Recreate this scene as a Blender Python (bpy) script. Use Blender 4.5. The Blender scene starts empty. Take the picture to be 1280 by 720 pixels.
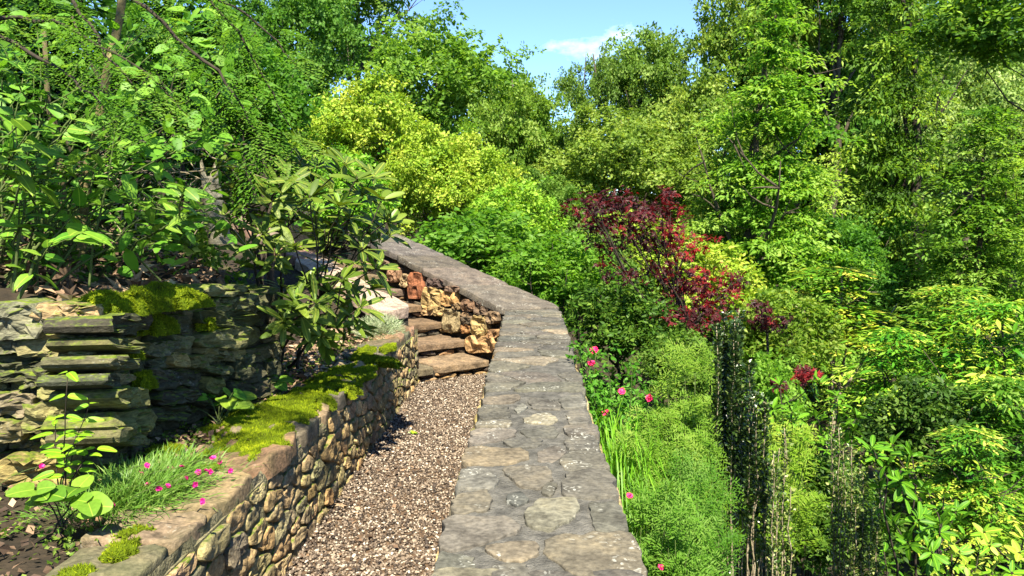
import bpy, math, random
import numpy as np
from mathutils import Vector, Matrix, Euler, noise as mnoise

sc = bpy.context.scene
COL = sc.collection
R = math.radians

# ------------------------------------------------------------------ camera
CAM = Vector((0.0, 0.0, 1.6))
FPX = 950.0
ROT = Euler((R(90 - 5.05), 0, R(1.48)))
cam_d = bpy.data.cameras.new("camera")
cam_d.sensor_width = 36.0
cam_d.lens = FPX / 1280 * 36
cam_d.clip_start = 0.05
cam_d.clip_end = 1000
cam = bpy.data.objects.new("camera", cam_d)
cam.location = CAM
cam.rotation_euler = ROT
COL.objects.link(cam)
sc.camera = cam

# ------------------------------------------------------------------ light
SUN_TO = Vector((0.12, -0.80, 1.12)).normalized()
world = bpy.data.worlds.new("World")
sc.world = world
world.use_nodes = True
wn, wl = world.node_tree.nodes, world.node_tree.links
wn.clear()
w_out = wn.new("ShaderNodeOutputWorld")
w_bg = wn.new("ShaderNodeBackground")
w_sky = wn.new("ShaderNodeTexSky")
w_sky.sky_type = 'NISHITA'
w_sky.sun_disc = False
w_sky.sun_elevation = math.asin(SUN_TO.z)
w_sky.sun_rotation = math.atan2(SUN_TO.x, SUN_TO.y)
w_sky.air_density = 1.0
w_sky.altitude = 1500
w_sky.dust_density = 0.0
w_sky.ozone_density = 7.0
w_bg.inputs['Strength'].default_value = 0.084
w_tc = wn.new("ShaderNodeTexCoord")
w_no = wn.new("ShaderNodeTexNoise")
w_no.inputs['Scale'].default_value = 3.4
w_no.inputs['Detail'].default_value = 7
w_no.inputs['Roughness'].default_value = 0.6
w_mp = wn.new("ShaderNodeMapping")
w_mp.inputs['Location'].default_value = (0.0, 0.3, 0.15)
w_mp.inputs['Scale'].default_value = (1, 1, 2.2)
w_rp = wn.new("ShaderNodeValToRGB")
w_rp.color_ramp.elements[0].position = 0.675
w_rp.color_ramp.elements[1].position = 0.85
w_mx = wn.new("ShaderNodeMixRGB")
w_mx.inputs['Color2'].default_value = (8.0, 8.4, 9.0, 1)
wl.new(w_tc.outputs['Generated'], w_mp.inputs['Vector'])
wl.new(w_mp.outputs[0], w_no.inputs['Vector'])
wl.new(w_no.outputs['Fac'], w_rp.inputs['Fac'])
wl.new(w_rp.outputs['Color'], w_mx.inputs['Fac'])
wl.new(w_sky.outputs[0], w_mx.inputs['Color1'])
wl.new(w_mx.outputs[0], w_bg.inputs['Color'])
wl.new(w_bg.outputs[0], w_out.inputs['Surface'])

sun_d = bpy.data.lights.new("sun", 'SUN')
sun_d.energy = 4.6
sun_d.angle = R(0.6)
sun_d.color = (1.0, 0.91, 0.74)
sun = bpy.data.objects.new("sun", sun_d)
sun.rotation_euler = SUN_TO.to_track_quat('Z', 'Y').to_euler()
sun.location = SUN_TO * 40
COL.objects.link(sun)

sc.view_settings.view_transform = 'Standard'
sc.view_settings.look = 'None'
sc.view_settings.exposure = 2.0
sc.view_settings.gamma = 1.0
sc.view_settings.use_curve_mapping = False
sc.render.engine = 'CYCLES'
sc.cycles.use_denoising = True
sc.cycles.max_bounces = 7
sc.cycles.diffuse_bounces = 4
sc.cycles.glossy_bounces = 2
sc.cycles.transmission_bounces = 4
sc.cycles.caustics_reflective = False
sc.cycles.caustics_refractive = False
sc.cycles.sample_clamp_indirect = 6

# ------------------------------------------------------------------ helpers
RM = np.array(ROT.to_matrix())
CAMN = np.array(CAM)


def ray(px, py):
    return RM @ np.array(((px - 640) / FPX, -(py - 360) / FPX, -1.0))


def P(px, py, Y):
    d = ray(px, py)
    return CAMN + d * (Y / d[1])


def PZ(px, py, z):
    d = ray(px, py)
    return CAMN + d * ((z - CAMN[2]) / d[2])


def PPL(px, py, p0, n):
    d = ray(px, py)
    t = np.dot(np.array(p0) - CAMN, n) / np.dot(d, n)
    return CAMN + d * t


def nrm(a):
    return a / (np.linalg.norm(a, axis=-1, keepdims=True) + 1e-9)


def make_mesh(name, V, F, mat=None, A=None, smooth=False):
    V = np.ascontiguousarray(V, dtype=np.float32)
    F = np.ascontiguousarray(F, dtype=np.int32)
    k = F.shape[1]
    me = bpy.data.meshes.new(name)
    me.vertices.add(len(V))
    me.vertices.foreach_set('co', V.ravel())
    me.loops.add(F.size)
    me.loops.foreach_set('vertex_index', F.ravel())
    me.polygons.add(len(F))
    me.polygons.foreach_set('loop_start', np.arange(0, F.size, k, dtype=np.int32))
    me.polygons.foreach_set('use_smooth', np.full(len(F), smooth, dtype=bool))
    if A is not None:
        at = me.attributes.new('v', 'FLOAT', 'POINT')
        at.data.foreach_set('value', np.ascontiguousarray(A, dtype=np.float32))
    me.update(calc_edges=True)
    if mat:
        me.materials.append(mat)
    return me


def merge(parts):
    Vs, Fs, As, o = [], [], [], 0
    for p in parts:
        Vs.append(p[0]); Fs.append(p[1] + o)
        As.append(p[2] if len(p) > 2 and p[2] is not None else np.full(len(p[0]), .5))
        o += len(p[0])
    return np.vstack(Vs), np.vstack(Fs), np.concatenate(As)


def link(name, me, parent=None, loc=None):
    o = bpy.data.objects.new(name, me)
    COL.objects.link(o)
    if parent is not None:
        o.parent = parent
    if loc is not None:
        o.location = loc
    return o


def tag(o, label, cat, group=None):
    if 'kind' not in o:
        o['kind'] = 'thing'
    o['label'] = label
    o['category'] = cat
    if group:
        o['group'] = group
    return o


def thing(name, label, cat, loc, group=None):
    o = bpy.data.objects.new(name, None)
    o.empty_display_size = 0.1
    COL.objects.link(o)
    o.location = tuple(float(c) for c in loc)
    return tag(o, label, cat, group)


def child(name, V, F, parent, mat, A=None, smooth=False, stuff=False):
    """mesh part given in WORLD coordinates under a thing that is only translated"""
    V = np.asarray(V) - np.array(parent.location)
    o = link(name, make_mesh(name, V, F, mat, A, smooth), parent)
    if stuff:
        o['kind'] = 'stuff'
    return o


def fbm(p, s=1.0, o=3):
    return mnoise.fractal(Vector(p) * s, 1.0, 2.0, o)


def tube(pts, rad, sides=6):
    pts = np.asarray(pts, float)
    rad = np.broadcast_to(np.asarray(rad, float), (len(pts),))
    t = np.gradient(pts, axis=0)
    t = nrm(t)
    ref = np.array((0.31, 0.21, 0.93)) if abs(t[0][2]) < .9 else np.array((1, 0.1, 0.05))
    x = nrm(np.cross(t, ref))
    y = np.cross(t, x)
    a = np.linspace(0, 2 * np.pi, sides, endpoint=False)
    V = pts[:, None, :] + rad[:, None, None] * (np.cos(a)[None, :, None] * x[:, None, :] + np.sin(a)[None, :, None] * y[:, None, :])
    V = V.reshape(-1, 3)
    F = []
    for i in range(len(pts) - 1):
        for j in range(sides):
            a0 = i * sides + j; a1 = i * sides + (j + 1) % sides
            b0 = a0 + sides; b1 = a1 + sides
            F.append((a0, a1, b1)); F.append((a0, b1, b0))
    n = len(V)
    V = np.vstack([V, pts[-1:]])
    for j in range(sides):
        F.append(((len(pts) - 1) * sides + j, (len(pts) - 1) * sides + (j + 1) % sides, n))
    return V, np.array(F)


def bez(p0, p1, p2, n=6, wob=0.0, rng=None):
    t = np.linspace(0, 1, n)[:, None]
    p0, p1, p2 = map(np.asarray, (p0, p1, p2))
    c = (1 - t) ** 2 * p0 + 2 * t * (1 - t) * p1 + t * t * p2
    if wob and rng is not None:
        w = rng.normal(0, wob, c.shape); w[0] = 0; w[-1] = 0
        c = c + w
    return c


# ------------------------------------------------------------------ leaf shapes
def tpl(v, f):
    return np.array(v, float), np.array(f, int)


LEAF2 = tpl([(0, 0, 0), (.26, .42, .05), (0, 1, -.03), (-.26, .42, .05)], [(0, 1, 2), (0, 2, 3)])
LEAF2W = tpl([(0, 0, 0), (.36, .42, .06), (0, 1, -.05), (-.36, .42, .06)], [(0, 1, 2), (0, 2, 3)])
LEAF2N = tpl([(0, 0, 0), (.12, .42, .03), (0, 1, -.03), (-.12, .42, .03)], [(0, 1, 2), (0, 2, 3)])
NEEDLE = tpl([(-.05, 0, 0), (.05, 0, 0), (0, 1, 0)], [(0, 1, 2)])
BLADE = tpl([(-.03, 0, 0), (.03, 0, 0), (.028, .5, .05), (-.028, .5, .05), (0, 1, -.12)], [(0, 1, 2), (0, 2, 3), (3, 2, 4)])


def leaf_shape(w, curl=0.12, fold=0.12, n=5, base=.35, heart=0.0, wavy=0.0):
    """a pointed leaf with a midrib fold: length 1 along y"""
    V = []; F = []
    ys = np.linspace(0, 1, n + 1)
    for i, y in enumerate(ys):
        if i in (0, n):
            ww = 0.0
        else:
            ww = w * .5 * (math.sin(math.pi * y ** (math.log(.5) / math.log(base)))) ** .8
        z = -curl * (y ** 2) * 1.0
        yo = y
        V.append((0, yo, z))
        back = heart * (1 - y) ** 3 if i > 0 else 0
        sw = wavy * math.sin(i * 2.1)
        V.append((-ww, yo - back, z + fold * ww + sw))
        V.append((ww, yo - back, z + fold * ww - sw))
    for i in range(n):
        a = i * 3; b = a + 3
        for s in (1, 2):
            q = (a, b, b + s, a + s)
            if s == 1:
                q = q[::-1]
            F.append((q[0], q[1], q[2])); F.append((q[0], q[2], q[3]))
    return tpl(V, F)


LEAF6 = leaf_shape(.5, n=3)
LEAF6N = leaf_shape(.28, n=3)


def palm_shape(lobes=5, inner=.42, narrow=1.0):
    V = [(0, 0, 0)]; F = []
    angs = np.radians(np.linspace(-125, 125, lobes))
    lens = [.55, .85, 1.0, .85, .55] if lobes == 5 else [.4, .65, .9, 1, .9, .65, .4]
    for i, a in enumerate(angs):
        L = lens[i]
        V.append((math.sin(a) * L, math.cos(a) * L + .1, -.12 * L))
        if i < lobes - 1:
            b = (angs[i] + angs[i + 1]) / 2
            V.append((math.sin(b) * inner, math.cos(b) * inner + .1, .03))
    for i in range(1, len(V) - 1):
        F.append((0, i + 1, i))
    return tpl(V, F)


PALM = palm_shape(5, .36)


def frames(d, u):
    y = nrm(d)
    x = nrm(np.cross(y, u))
    z = np.cross(x, y)
    return x, y, z


def leaves(pos, d, u, size, shape, rnd):
    tv, tf = shape
    n, k = len(pos), len(tv)
    x, y, z = frames(d, u)
    size = np.broadcast_to(size, (n,))
    V = pos[:, None, :] + size[:, None, None] * (tv[None, :, 0:1] * x[:, None, :] + tv[None, :, 1:2] * y[:, None, :] + tv[None, :, 2:3] * z[:, None, :])
    F = tf[None] + (np.arange(n) * k)[:, None, None]
    A = np.repeat(np.clip(rnd, 0, 1), k)
    return V.reshape(-1, 3), F.reshape(-1, 3), A


def unit(rng, n):
    return nrm(rng.normal(0, 1, (n, 3)))


# ------------------------------------------------------------------ materials
def mat_new(name):
    m = bpy.data.materials.new(name)
    m.use_nodes = True
    nt = m.node_tree
    nt.nodes.clear()
    out = nt.nodes.new("ShaderNodeOutputMaterial")
    return m, nt, nt.nodes, nt.links, out


def ramp(nodes, stops, interp='LINEAR'):
    r = nodes.new("ShaderNodeValToRGB")
    r.color_ramp.interpolation = interp
    e = r.color_ramp.elements
    while len(e) < len(stops):
        e.new(0.5)
    for el, (p, c) in zip(e, stops):
        el.position = p
        el.color = (*c, 1)
    return r


def leaf_mat(name, stops, trans=0.4, rough=0.5, spec=0.35, tgain=(1.25, 1.2, .6)):
    m, nt, N, L, out = mat_new(name)
    at = N.new("ShaderNodeAttribute"); at.attribute_name = 'v'
    rp = ramp(N, stops)
    L.new(at.outputs['Fac'], rp.inputs['Fac'])
    oi = N.new("ShaderNodeObjectInfo")
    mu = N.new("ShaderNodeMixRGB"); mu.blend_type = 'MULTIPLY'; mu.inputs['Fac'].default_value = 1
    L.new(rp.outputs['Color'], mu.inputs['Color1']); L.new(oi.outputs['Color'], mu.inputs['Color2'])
    pb = N.new("ShaderNodeBsdfPrincipled")
    pb.inputs['Roughness'].default_value = rough
    pb.inputs['Specular IOR Level'].default_value = spec
    L.new(mu.outputs[0], pb.inputs['Base Color'])
    tr = N.new("ShaderNodeBsdfTranslucent")
    tm = N.new("ShaderNodeMixRGB"); tm.blend_type = 'MULTIPLY'; tm.inputs['Fac'].default_value = 1
    tm.inputs['Color2'].default_value = (*tgain, 1)
    L.new(mu.outputs[0], tm.inputs['Color1'])
    L.new(tm.outputs[0], tr.inputs['Color'])
    mx = N.new("ShaderNodeMixShader"); mx.inputs['Fac'].default_value = trans
    L.new(pb.outputs[0], mx.inputs[1]); L.new(tr.outputs[0], mx.inputs[2])
    L.new(mx.outputs[0], out.inputs['Surface'])
    return m


def big_leaf_mat(name, c0, c1, rough=0.35, spec=0.5, trans=.3):
    """for leaves that are objects of their own: colour varies by object, plus veins"""
    m, nt, N, L, out = mat_new(name)
    oi = N.new("ShaderNodeObjectInfo")
    rp = ramp(N, [(0, c0), (1, c1)])
    L.new(oi.outputs['Random'], rp.inputs['Fac'])
    tc = N.new("ShaderNodeTexCoord")
    no = N.new("ShaderNodeTexNoise"); no.inputs['Scale'].default_value = 6; no.inputs['Detail'].default_value = 4
    L.new(tc.outputs['Object'], no.inputs['Vector'])
    mr = N.new("ShaderNodeMapRange"); mr.inputs['To Min'].default_value = .65; mr.inputs['To Max'].default_value = 1.35
    L.new(no.outputs['Fac'], mr.inputs['Value'])
    # midrib: pale line at x = 0
    sx = N.new("ShaderNodeSeparateXYZ"); L.new(tc.outputs['Object'], sx.inputs[0])
    ab = N.new("ShaderNodeMath"); ab.operation = 'ABSOLUTE'; L.new(sx.outputs['X'], ab.inputs[0])
    lt = N.new("ShaderNodeMath"); lt.operation = 'LESS_THAN'; lt.inputs[1].default_value = .014
    L.new(ab.outputs[0], lt.inputs[0])
    mu = N.new("ShaderNodeMixRGB"); mu.blend_type = 'MULTIPLY'; mu.inputs['Fac'].default_value = 1
    L.new(rp.outputs['Color'], mu.inputs['Color1']); L.new(mr.outputs[0], mu.inputs['Color2'])
    mu2 = N.new("ShaderNodeMixRGB"); mu2.blend_type = 'MULTIPLY'; mu2.inputs['Fac'].default_value = 1
    L.new(mu.outputs[0], mu2.inputs['Color1']); L.new(oi.outputs['Color'], mu2.inputs['Color2'])
    rib = N.new("ShaderNodeMixRGB"); rib.inputs['Color2'].default_value = (min(1, c1[0] * 2.2 + .04), min(1, c1[1] * 1.7 + .03), c1[2] * 2, 1)
    rm = N.new("ShaderNodeMath"); rm.operation = 'MULTIPLY'; rm.inputs[1].default_value = .6
    L.new(lt.outputs[0], rm.inputs[0]); L.new(rm.outputs[0], rib.inputs['Fac'])
    L.new(mu2.outputs[0], rib.inputs['Color1'])
    pb = N.new("ShaderNodeBsdfPrincipled")
    pb.inputs['Roughness'].default_value = rough
    pb.inputs['Specular IOR Level'].default_value = spec
    L.new(rib.outputs[0], pb.inputs['Base Color'])
    tr = N.new("ShaderNodeBsdfTranslucent"); L.new(rib.outputs[0], tr.inputs['Color'])
    mx = N.new("ShaderNodeMixShader"); mx.inputs['Fac'].default_value = trans
    L.new(pb.outputs[0], mx.inputs[1]); L.new(tr.outputs[0], mx.inputs[2])
    L.new(mx.outputs[0], out.inputs['Surface'])
    return m


def stone_mat(name, moss=0.0, lichen=0.3, scale=1.0, algae=0.0, dark=.45, bump=.5, strata=1.0, warm=(1, 1, 1)):
    """object colour is the stone's own colour; noise grain, lichen spots, moss on upward faces"""
    m, nt, N, L, out = mat_new(name)
    tc = N.new("ShaderNodeTexCoord")
    oi = N.new("ShaderNodeObjectInfo")
    geo = N.new("ShaderNodeNewGeometry")
    n1 = N.new("ShaderNodeTexNoise"); n1.inputs['Scale'].default_value = 9 * scale; n1.inputs['Detail'].default_value = 8; n1.inputs['Roughness'].default_value = .65
    n2 = N.new("ShaderNodeTexNoise"); n2.inputs['Scale'].default_value = 60 * scale; n2.inputs['Detail'].default_value = 5
    n3 = N.new("ShaderNodeTexNoise"); n3.inputs['Scale'].default_value = 22 * scale; n3.inputs['Detail'].default_value = 6; n3.inputs['Roughness'].default_value = .7
    mpz = N.new("ShaderNodeMapping"); mpz.inputs['Scale'].default_value = (1, 1, strata)
    L.new(geo.outputs['Position'], mpz.inputs['Vector'])
    for n in (n1, n2, n3):
        L.new(mpz.outputs[0], n.inputs['Vector'])
    r1 = ramp(N, [(.30, (dark, dark * .98, dark * .95)), (.5, (.95, .95, .95)), (.72, (1.45, 1.38, 1.25))])
    L.new(n1.outputs['Fac'], r1.inputs['Fac'])
    r2 = ramp(N, [(.32, (.62, .62, .62)), (.68, (1.3, 1.3, 1.3))])
    L.new(n2.outputs['Fac'], r2.inputs['Fac'])
    wc = N.new("ShaderNodeMixRGB"); wc.blend_type = 'MULTIPLY'; wc.inputs['Fac'].default_value = 1; wc.inputs['Color2'].default_value = (*warm, 1)
    L.new(oi.outputs['Color'], wc.inputs['Color1'])
    a = N.new("ShaderNodeMixRGB"); a.blend_type = 'MULTIPLY'; a.inputs['Fac'].default_value = 1
    L.new(wc.outputs[0], a.inputs['Color1']); L.new(r1.outputs['Color'], a.inputs['Color2'])
    b = N.new("ShaderNodeMixRGB"); b.blend_type = 'MULTIPLY'; b.inputs['Fac'].default_value = 1
    L.new(a.outputs[0], b.inputs['Color1']); L.new(r2.outputs['Color'], b.inputs['Color2'])
    last = b.outputs[0]
    if algae > 0:
        g = N.new("ShaderNodeMixRGB"); g.inputs['Color2'].default_value = (.05, .065, .018, 1)
        rg = ramp(N, [(.42, (0, 0, 0)), (.66, (algae,) * 3)])
        n5 = N.new("ShaderNodeTexNoise"); n5.inputs['Scale'].default_value = 4 * scale; n5.inputs['Detail'].default_value = 5
        L.new(geo.outputs['Position'], n5.inputs['Vector'])
        L.new(n5.outputs['Fac'], rg.inputs['Fac']); L.new(rg.outputs['Color'], g.inputs['Fac'])
        L.new(last, g.inputs['Color1']); last = g.outputs[0]
    if lichen > 0:
        vo = N.new("ShaderNodeTexVoronoi"); vo.inputs['Scale'].default_value = 55 * scale
        nd = N.new("ShaderNodeTexNoise"); nd.inputs['Scale'].default_value = 30 * scale; nd.inputs['Detail'].default_value = 3
        L.new(geo.outputs['Position'], nd.inputs['Vector'])
        md = N.new("ShaderNodeMixRGB"); md.blend_type = 'ADD'; md.inputs['Fac'].default_value = .06
        L.new(geo.outputs['Position'], md.inputs['Color1']); L.new(nd.outputs['Color'], md.inputs['Color2'])
        L.new(md.outputs[0], vo.inputs['Vector'])
        rv = ramp(N, [(.22, (1, 1, 1)), (.36, (0, 0, 0))])
        L.new(vo.outputs['Distance'], rv.inputs['Fac'])
        rl = ramp(N, [(.54, (0, 0, 0)), (.64, (1, 1, 1))])
        n4 = N.new("ShaderNodeTexNoise"); n4.inputs['Scale'].default_value = 7 * scale; n4.inputs['Detail'].default_value = 3
        L.new(geo.outputs['Position'], n4.inputs['Vector']); L.new(n4.outputs['Fac'], rl.inputs['Fac'])
        mm = N.new("ShaderNodeMath"); mm.operation = 'MULTIPLY'; L.new(rv.outputs['Color'], mm.inputs[0]); L.new(rl.outputs['Color'], mm.inputs[1])
        m2 = N.new("ShaderNodeMath"); m2.operation = 'MULTIPLY'; m2.inputs[1].default_value = lichen; L.new(mm.outputs[0], m2.inputs[0])
        c = N.new("ShaderNodeMixRGB"); c.inputs['Color2'].default_value = (.42, .42, .36, 1)
        L.new(m2.outputs[0], c.inputs['Fac']); L.new(last, c.inputs['Color1']); last = c.outputs[0]
    if moss > 0:
        sp = N.new("ShaderNodeSeparateXYZ"); L.new(geo.outputs['Normal'], sp.inputs[0])
        ad = N.new("ShaderNodeMath"); ad.operation = 'MULTIPLY_ADD'; ad.inputs[1].default_value = .35; L.new(sp.outputs['Z'], ad.inputs[0]); L.new(n3.outputs['Fac'], ad.inputs[2])
        rmn = ramp(N, [(.78 - .35 * moss, (0, 0, 0)), (.92 - .35 * moss, (1, 1, 1))])
        L.new(ad.outputs[0], rmn.inputs['Fac'])
        mc = ramp(N, [(.3, (.035, .06, .008)), (.7, (.13, .17, .012))])
        L.new(n2.outputs['Fac'], mc.inputs['Fac'])
        d = N.new("ShaderNodeMixRGB"); L.new(rmn.outputs['Color'], d.inputs['Fac']); L.new(last, d.inputs['Color1']); L.new(mc.outputs['Color'], d.inputs['Color2'])
        last = d.outputs[0]
    pb = N.new("ShaderNodeBsdfPrincipled")
    pb.inputs['Roughness'].default_value = .88
    pb.inputs['Specular IOR Level'].default_value = .25
    L.new(last, pb.inputs['Base Color'])
    bm = N.new("ShaderNodeBump"); bm.inputs['Strength'].default_value = bump; bm.inputs['Distance'].default_value = .012
    ad2 = N.new("ShaderNodeMath"); ad2.operation = 'MULTIPLY_ADD'; ad2.inputs[1].default_value = .35
    L.new(n2.outputs['Fac'], ad2.inputs[0]); L.new(n3.outputs['Fac'], ad2.inputs[2])
    L.new(ad2.outputs[0], bm.inputs['Height']); L.new(bm.outputs[0], pb.inputs['Normal'])
    L.new(pb.outputs[0], out.inputs['Surface'])
    return m


def noise_mat(name, stops, scale=8, detail=8, rough=.95, bump=.6, bscale=40, dist=.02, obj=False, spec=.2, rgh=.65):
    m, nt, N, L, out = mat_new(name)
    geo = N.new("ShaderNodeNewGeometry")
    n1 = N.new("ShaderNodeTexNoise"); n1.inputs['Scale'].default_value = scale; n1.inputs['Detail'].default_value = detail; n1.inputs['Roughness'].default_value = rgh
    n2 = N.new("ShaderNodeTexNoise"); n2.inputs['Scale'].default_value = bscale; n2.inputs['Detail'].default_value = 6
    L.new(geo.outputs['Position'], n1.inputs['Vector']); L.new(geo.outputs['Position'], n2.inputs['Vector'])
    rp = ramp(N, stops); L.new(n1.outputs['Fac'], rp.inputs['Fac'])
    pb = N.new("ShaderNodeBsdfPrincipled"); pb.inputs['Roughness'].default_value = rough; pb.inputs['Specular IOR Level'].default_value = spec
    last = rp.outputs['Color']
    if obj:
        oi = N.new("ShaderNodeObjectInfo")
        a = N.new("ShaderNodeMixRGB"); a.blend_type = 'MULTIPLY'; a.inputs['Fac'].default_value = 1
        L.new(last, a.inputs['Color1']); L.new(oi.outputs['Color'], a.inputs['Color2']); last = a.outputs[0]
    L.new(last, pb.inputs['Base Color'])
    bm = N.new("ShaderNodeBump"); bm.inputs['Strength'].default_value = bump; bm.inputs['Distance'].default_value = dist
    L.new(n2.outputs['Fac'], bm.inputs['Height']); L.new(bm.outputs[0], pb.inputs['Normal'])
    L.new(pb.outputs[0], out.inputs['Surface'])
    return m


def attr_mat(name, stops, rough=.8, spec=.3, interp='LINEAR'):
    m, nt, N, L, out = mat_new(name)
    at = N.new("ShaderNodeAttribute"); at.attribute_name = 'v'
    rp = ramp(N, stops, interp); L.new(at.outputs['Fac'], rp.inputs['Fac'])
    pb = N.new("ShaderNodeBsdfPrincipled"); pb.inputs['Roughness'].default_value = rough; pb.inputs['Specular IOR Level'].default_value = spec
    L.new(rp.outputs['Color'], pb.inputs['Base Color']); L.new(pb.outputs[0], out.inputs['Surface'])
    return m


M = {}
M['tree'] = leaf_mat('tree_leaf', [(0, (.045, .11, .010)), (.5, (.15, .265, .028)), (1, (.30, .39, .085))], .55, spec=.2)
M['lime'] = leaf_mat('lime_leaf', [(0, (.09, .20, .012)), (.5, (.24, .37, .025)), (1, (.45, .50, .08))], .42, spec=.2)
M['olive'] = leaf_mat('olive_leaf', [(0, (.062, .12, .012)), (.5, (.16, .265, .035)), (1, (.31, .39, .09))], .5, spec=.2)
M['dark'] = leaf_mat('dark_leaf', [(0, (.016, .048, .006)), (.6, (.055, .135, .015)), (1, (.15, .255, .04))], .48, spec=.2)
M['yellow'] = leaf_mat('yellow_edged_leaf', [(0, (.05, .17, .010)), (.45, (.13, .28, .014)), (.72, (.34, .40, .03)), (1, (.66, .60, .10))], .35, spec=.2)
M['red'] = leaf_mat('red_leaf', [(0, (.022, .006, .008)), (.5, (.075, .008, .010)), (1, (.30, .014, .014))], .45, tgain=(1.6, .8, .7))
M['feather'] = leaf_mat('feathery_leaf', [(0, (.06, .15, .012)), (.5, (.18, .32, .026)), (1, (.35, .44, .08))], .58, spec=.15)
M['holly'] = leaf_mat('holly_leaf', [(0, (.010, .026, .005)), (.55, (.028, .062, .012)), (1, (.16, .22, .06))], .2, rough=.3, spec=.6)
M['hollypale'] = leaf_mat('pale_holly_leaf', [(0, (.015, .05, .008)), (.5, (.10, .16, .03)), (1, (.40, .40, .14))], .25, rough=.35)
M['grass'] = leaf_mat('grass_blade', [(0, (.05, .16, .008)), (.5, (.12, .30, .012)), (1, (.22, .40, .03))], .4)
M['greygrass'] = leaf_mat('grey_green_blade', [(0, (.05, .15, .012)), (.5, (.14, .30, .03)), (1, (.28, .42, .08))], .35)
M['silver'] = leaf_mat('silver_leaf', [(0, (.10, .16, .07)), (.5, (.25, .32, .16)), (1, (.5, .52, .36))], .25)
M['moss'] = leaf_mat('moss_tuft', [(0, (.06, .055, .014)), (.25, (.09, .13, .006)), (.6, (.20, .27, .008)), (1, (.38, .42, .015))], .3, rough=.9, spec=.1)
M['litter'] = attr_mat('dead_leaf', [(0, (.035, .022, .014)), (.4, (.12, .075, .045)), (.75, (.26, .17, .10)), (1, (.42, .32, .20))], .8)
M['pebble'] = attr_mat('pebble', [(0, (.012, .009, .007)), (.24, (.045, .032, .023)), (.5, (.12, .090, .063)), (.74, (.23, .18, .13)), (.9, (.38, .325, .25)), (1, (.54, .50, .43))], .75, .35)
M['gravel_base'] = noise_mat('gravel_bed', [(.3, (.035, .022, .014)), (.7, (.13, .085, .05))], 30)
M['soil'] = noise_mat('soil', [(.3, (.012, .010, .007)), (.55, (.035, .026, .016)), (.75, (.06, .065, .02))], 5, bscale=30, dist=.05)
M['rock_fill'] = noise_mat('wall_core', [(.3, (.010, .010, .008)), (.7, (.035, .033, .026))], 12, dist=.03)
M['mortar'] = noise_mat('mortar', [(.3, (.036, .035, .030)), (.5, (.078, .075, .064)), (.7, (.135, .128, .108))], 20, bscale=110, bump=.9, dist=.012)
M['mortar_mossy'] = noise_mat('mossy_mortar', [(.32, (.05, .052, .022)), (.5, (.13, .12, .065)), (.7, (.22, .19, .115))], 9, bscale=80, bump=.9, dist=.014)
M['cap'] = stone_mat('capstone', -.25, .6, .9, dark=.45, bump=.7, warm=(.64, .645, .585))
M['face'] = stone_mat('wall_stone', .05, .12, 1.0, algae=.4, dark=.45, bump=.9, strata=1.6, warm=(1.1, 1.0, .75))
M['dry'] = stone_mat('dry_wall_stone', .12, .15, .8, algae=.3, dark=.28, bump=1.0, strata=3.0, warm=(.78, .73, .56))
M['coping'] = stone_mat('coping_slab', -.25, .3, .9, algae=.5, dark=.4, bump=.9, warm=(.88, .78, .64))
M['stair'] = stone_mat('stair_stone', -.25, .1, .9, dark=.35, bump=.9, strata=1.5)
M['bark'] = noise_mat('bark', [(.3, (.025, .02, .013)), (.6, (.075, .062, .042)), (.8, (.14, .125, .09))], 18, bscale=60, dist=.015, obj=True)
M['palebark'] = noise_mat('pale_bark', [(.3, (.10, .085, .05)), (.55, (.24, .20, .13)), (.8, (.42, .38, .28))], 22, bscale=70, dist=.01)
M['darktwig'] = noise_mat('dark_twig', [(.3, (.012, .010, .007)), (.7, (.05, .04, .028))], 30, bump=.2)
M['stem'] = noise_mat('green_stem', [(.3, (.03, .05, .012)), (.7, (.09, .12, .035))], 30, bump=.2)
M['wood'] = noise_mat('weathered_wood', [(.3, (.06, .055, .035)), (.5, (.15, .14, .095)), (.7, (.26, .24, .17))], 14, bscale=40, bump=.7)
M['rhodo'] = big_leaf_mat('rhododendron_leaf', (.05, .092, .010), (.12, .175, .022), .5, .25, .3)
M['rhodo_small'] = leaf_mat('rhododendron_small_leaf', [(0, (.04, .080, .006)), (.6, (.09, .145, .012)), (1, (.15, .21, .02))], .3, .5, .25)
M['rhodo_new'] = big_leaf_mat('young_rhododendron_leaf', (.10, .20, .018), (.17, .28, .035), .4, .4, .35)
M['broad'] = big_leaf_mat('broad_leaf', (.07, .20, .015), (.17, .34, .03), .5, .3, .42)
M['broad_small'] = leaf_mat('broad_small_leaf', [(0, (.045, .15, .008)), (.5, (.11, .27, .02)), (1, (.21, .38, .04))], .42, .5, .25)
M['bay'] = big_leaf_mat('bay_leaf', (.035, .12, .004), (.09, .24, .010), .5, .2, .3)
M['yng'] = big_leaf_mat('young_leaf', (.13, .30, .012), (.24, .42, .02), .5, .3, .45)
M['yellowleaf'] = big_leaf_mat('yellow_leaf', (.22, .34, .02), (.48, .50, .06), .5, .3, .4)
M['pink'] = attr_mat('magenta_petal', [(0, (.18, .003, .05)), (.5, (.45, .008, .14)), (1, (.70, .03, .28))], .5)
M['rosered'] = attr_mat('rose_petal', [(0, (.45, .004, .04)), (.6, (.75, .012, .10)), (1, (.85, .05, .2))], .5)


# ------------------------------------------------------------------ terrain
def Xw(Y):
    """line of the parapet: straight, then bending to the uphill side by the stairs"""
    return -0.79 * np.clip(Y - 7.8, 0, 4.7)


def climb(Y):
    return np.clip(.40 * (Y - 7.85), 0, 1.1) + np.clip(.12 * (Y - 10.6), 0, 3)


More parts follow.
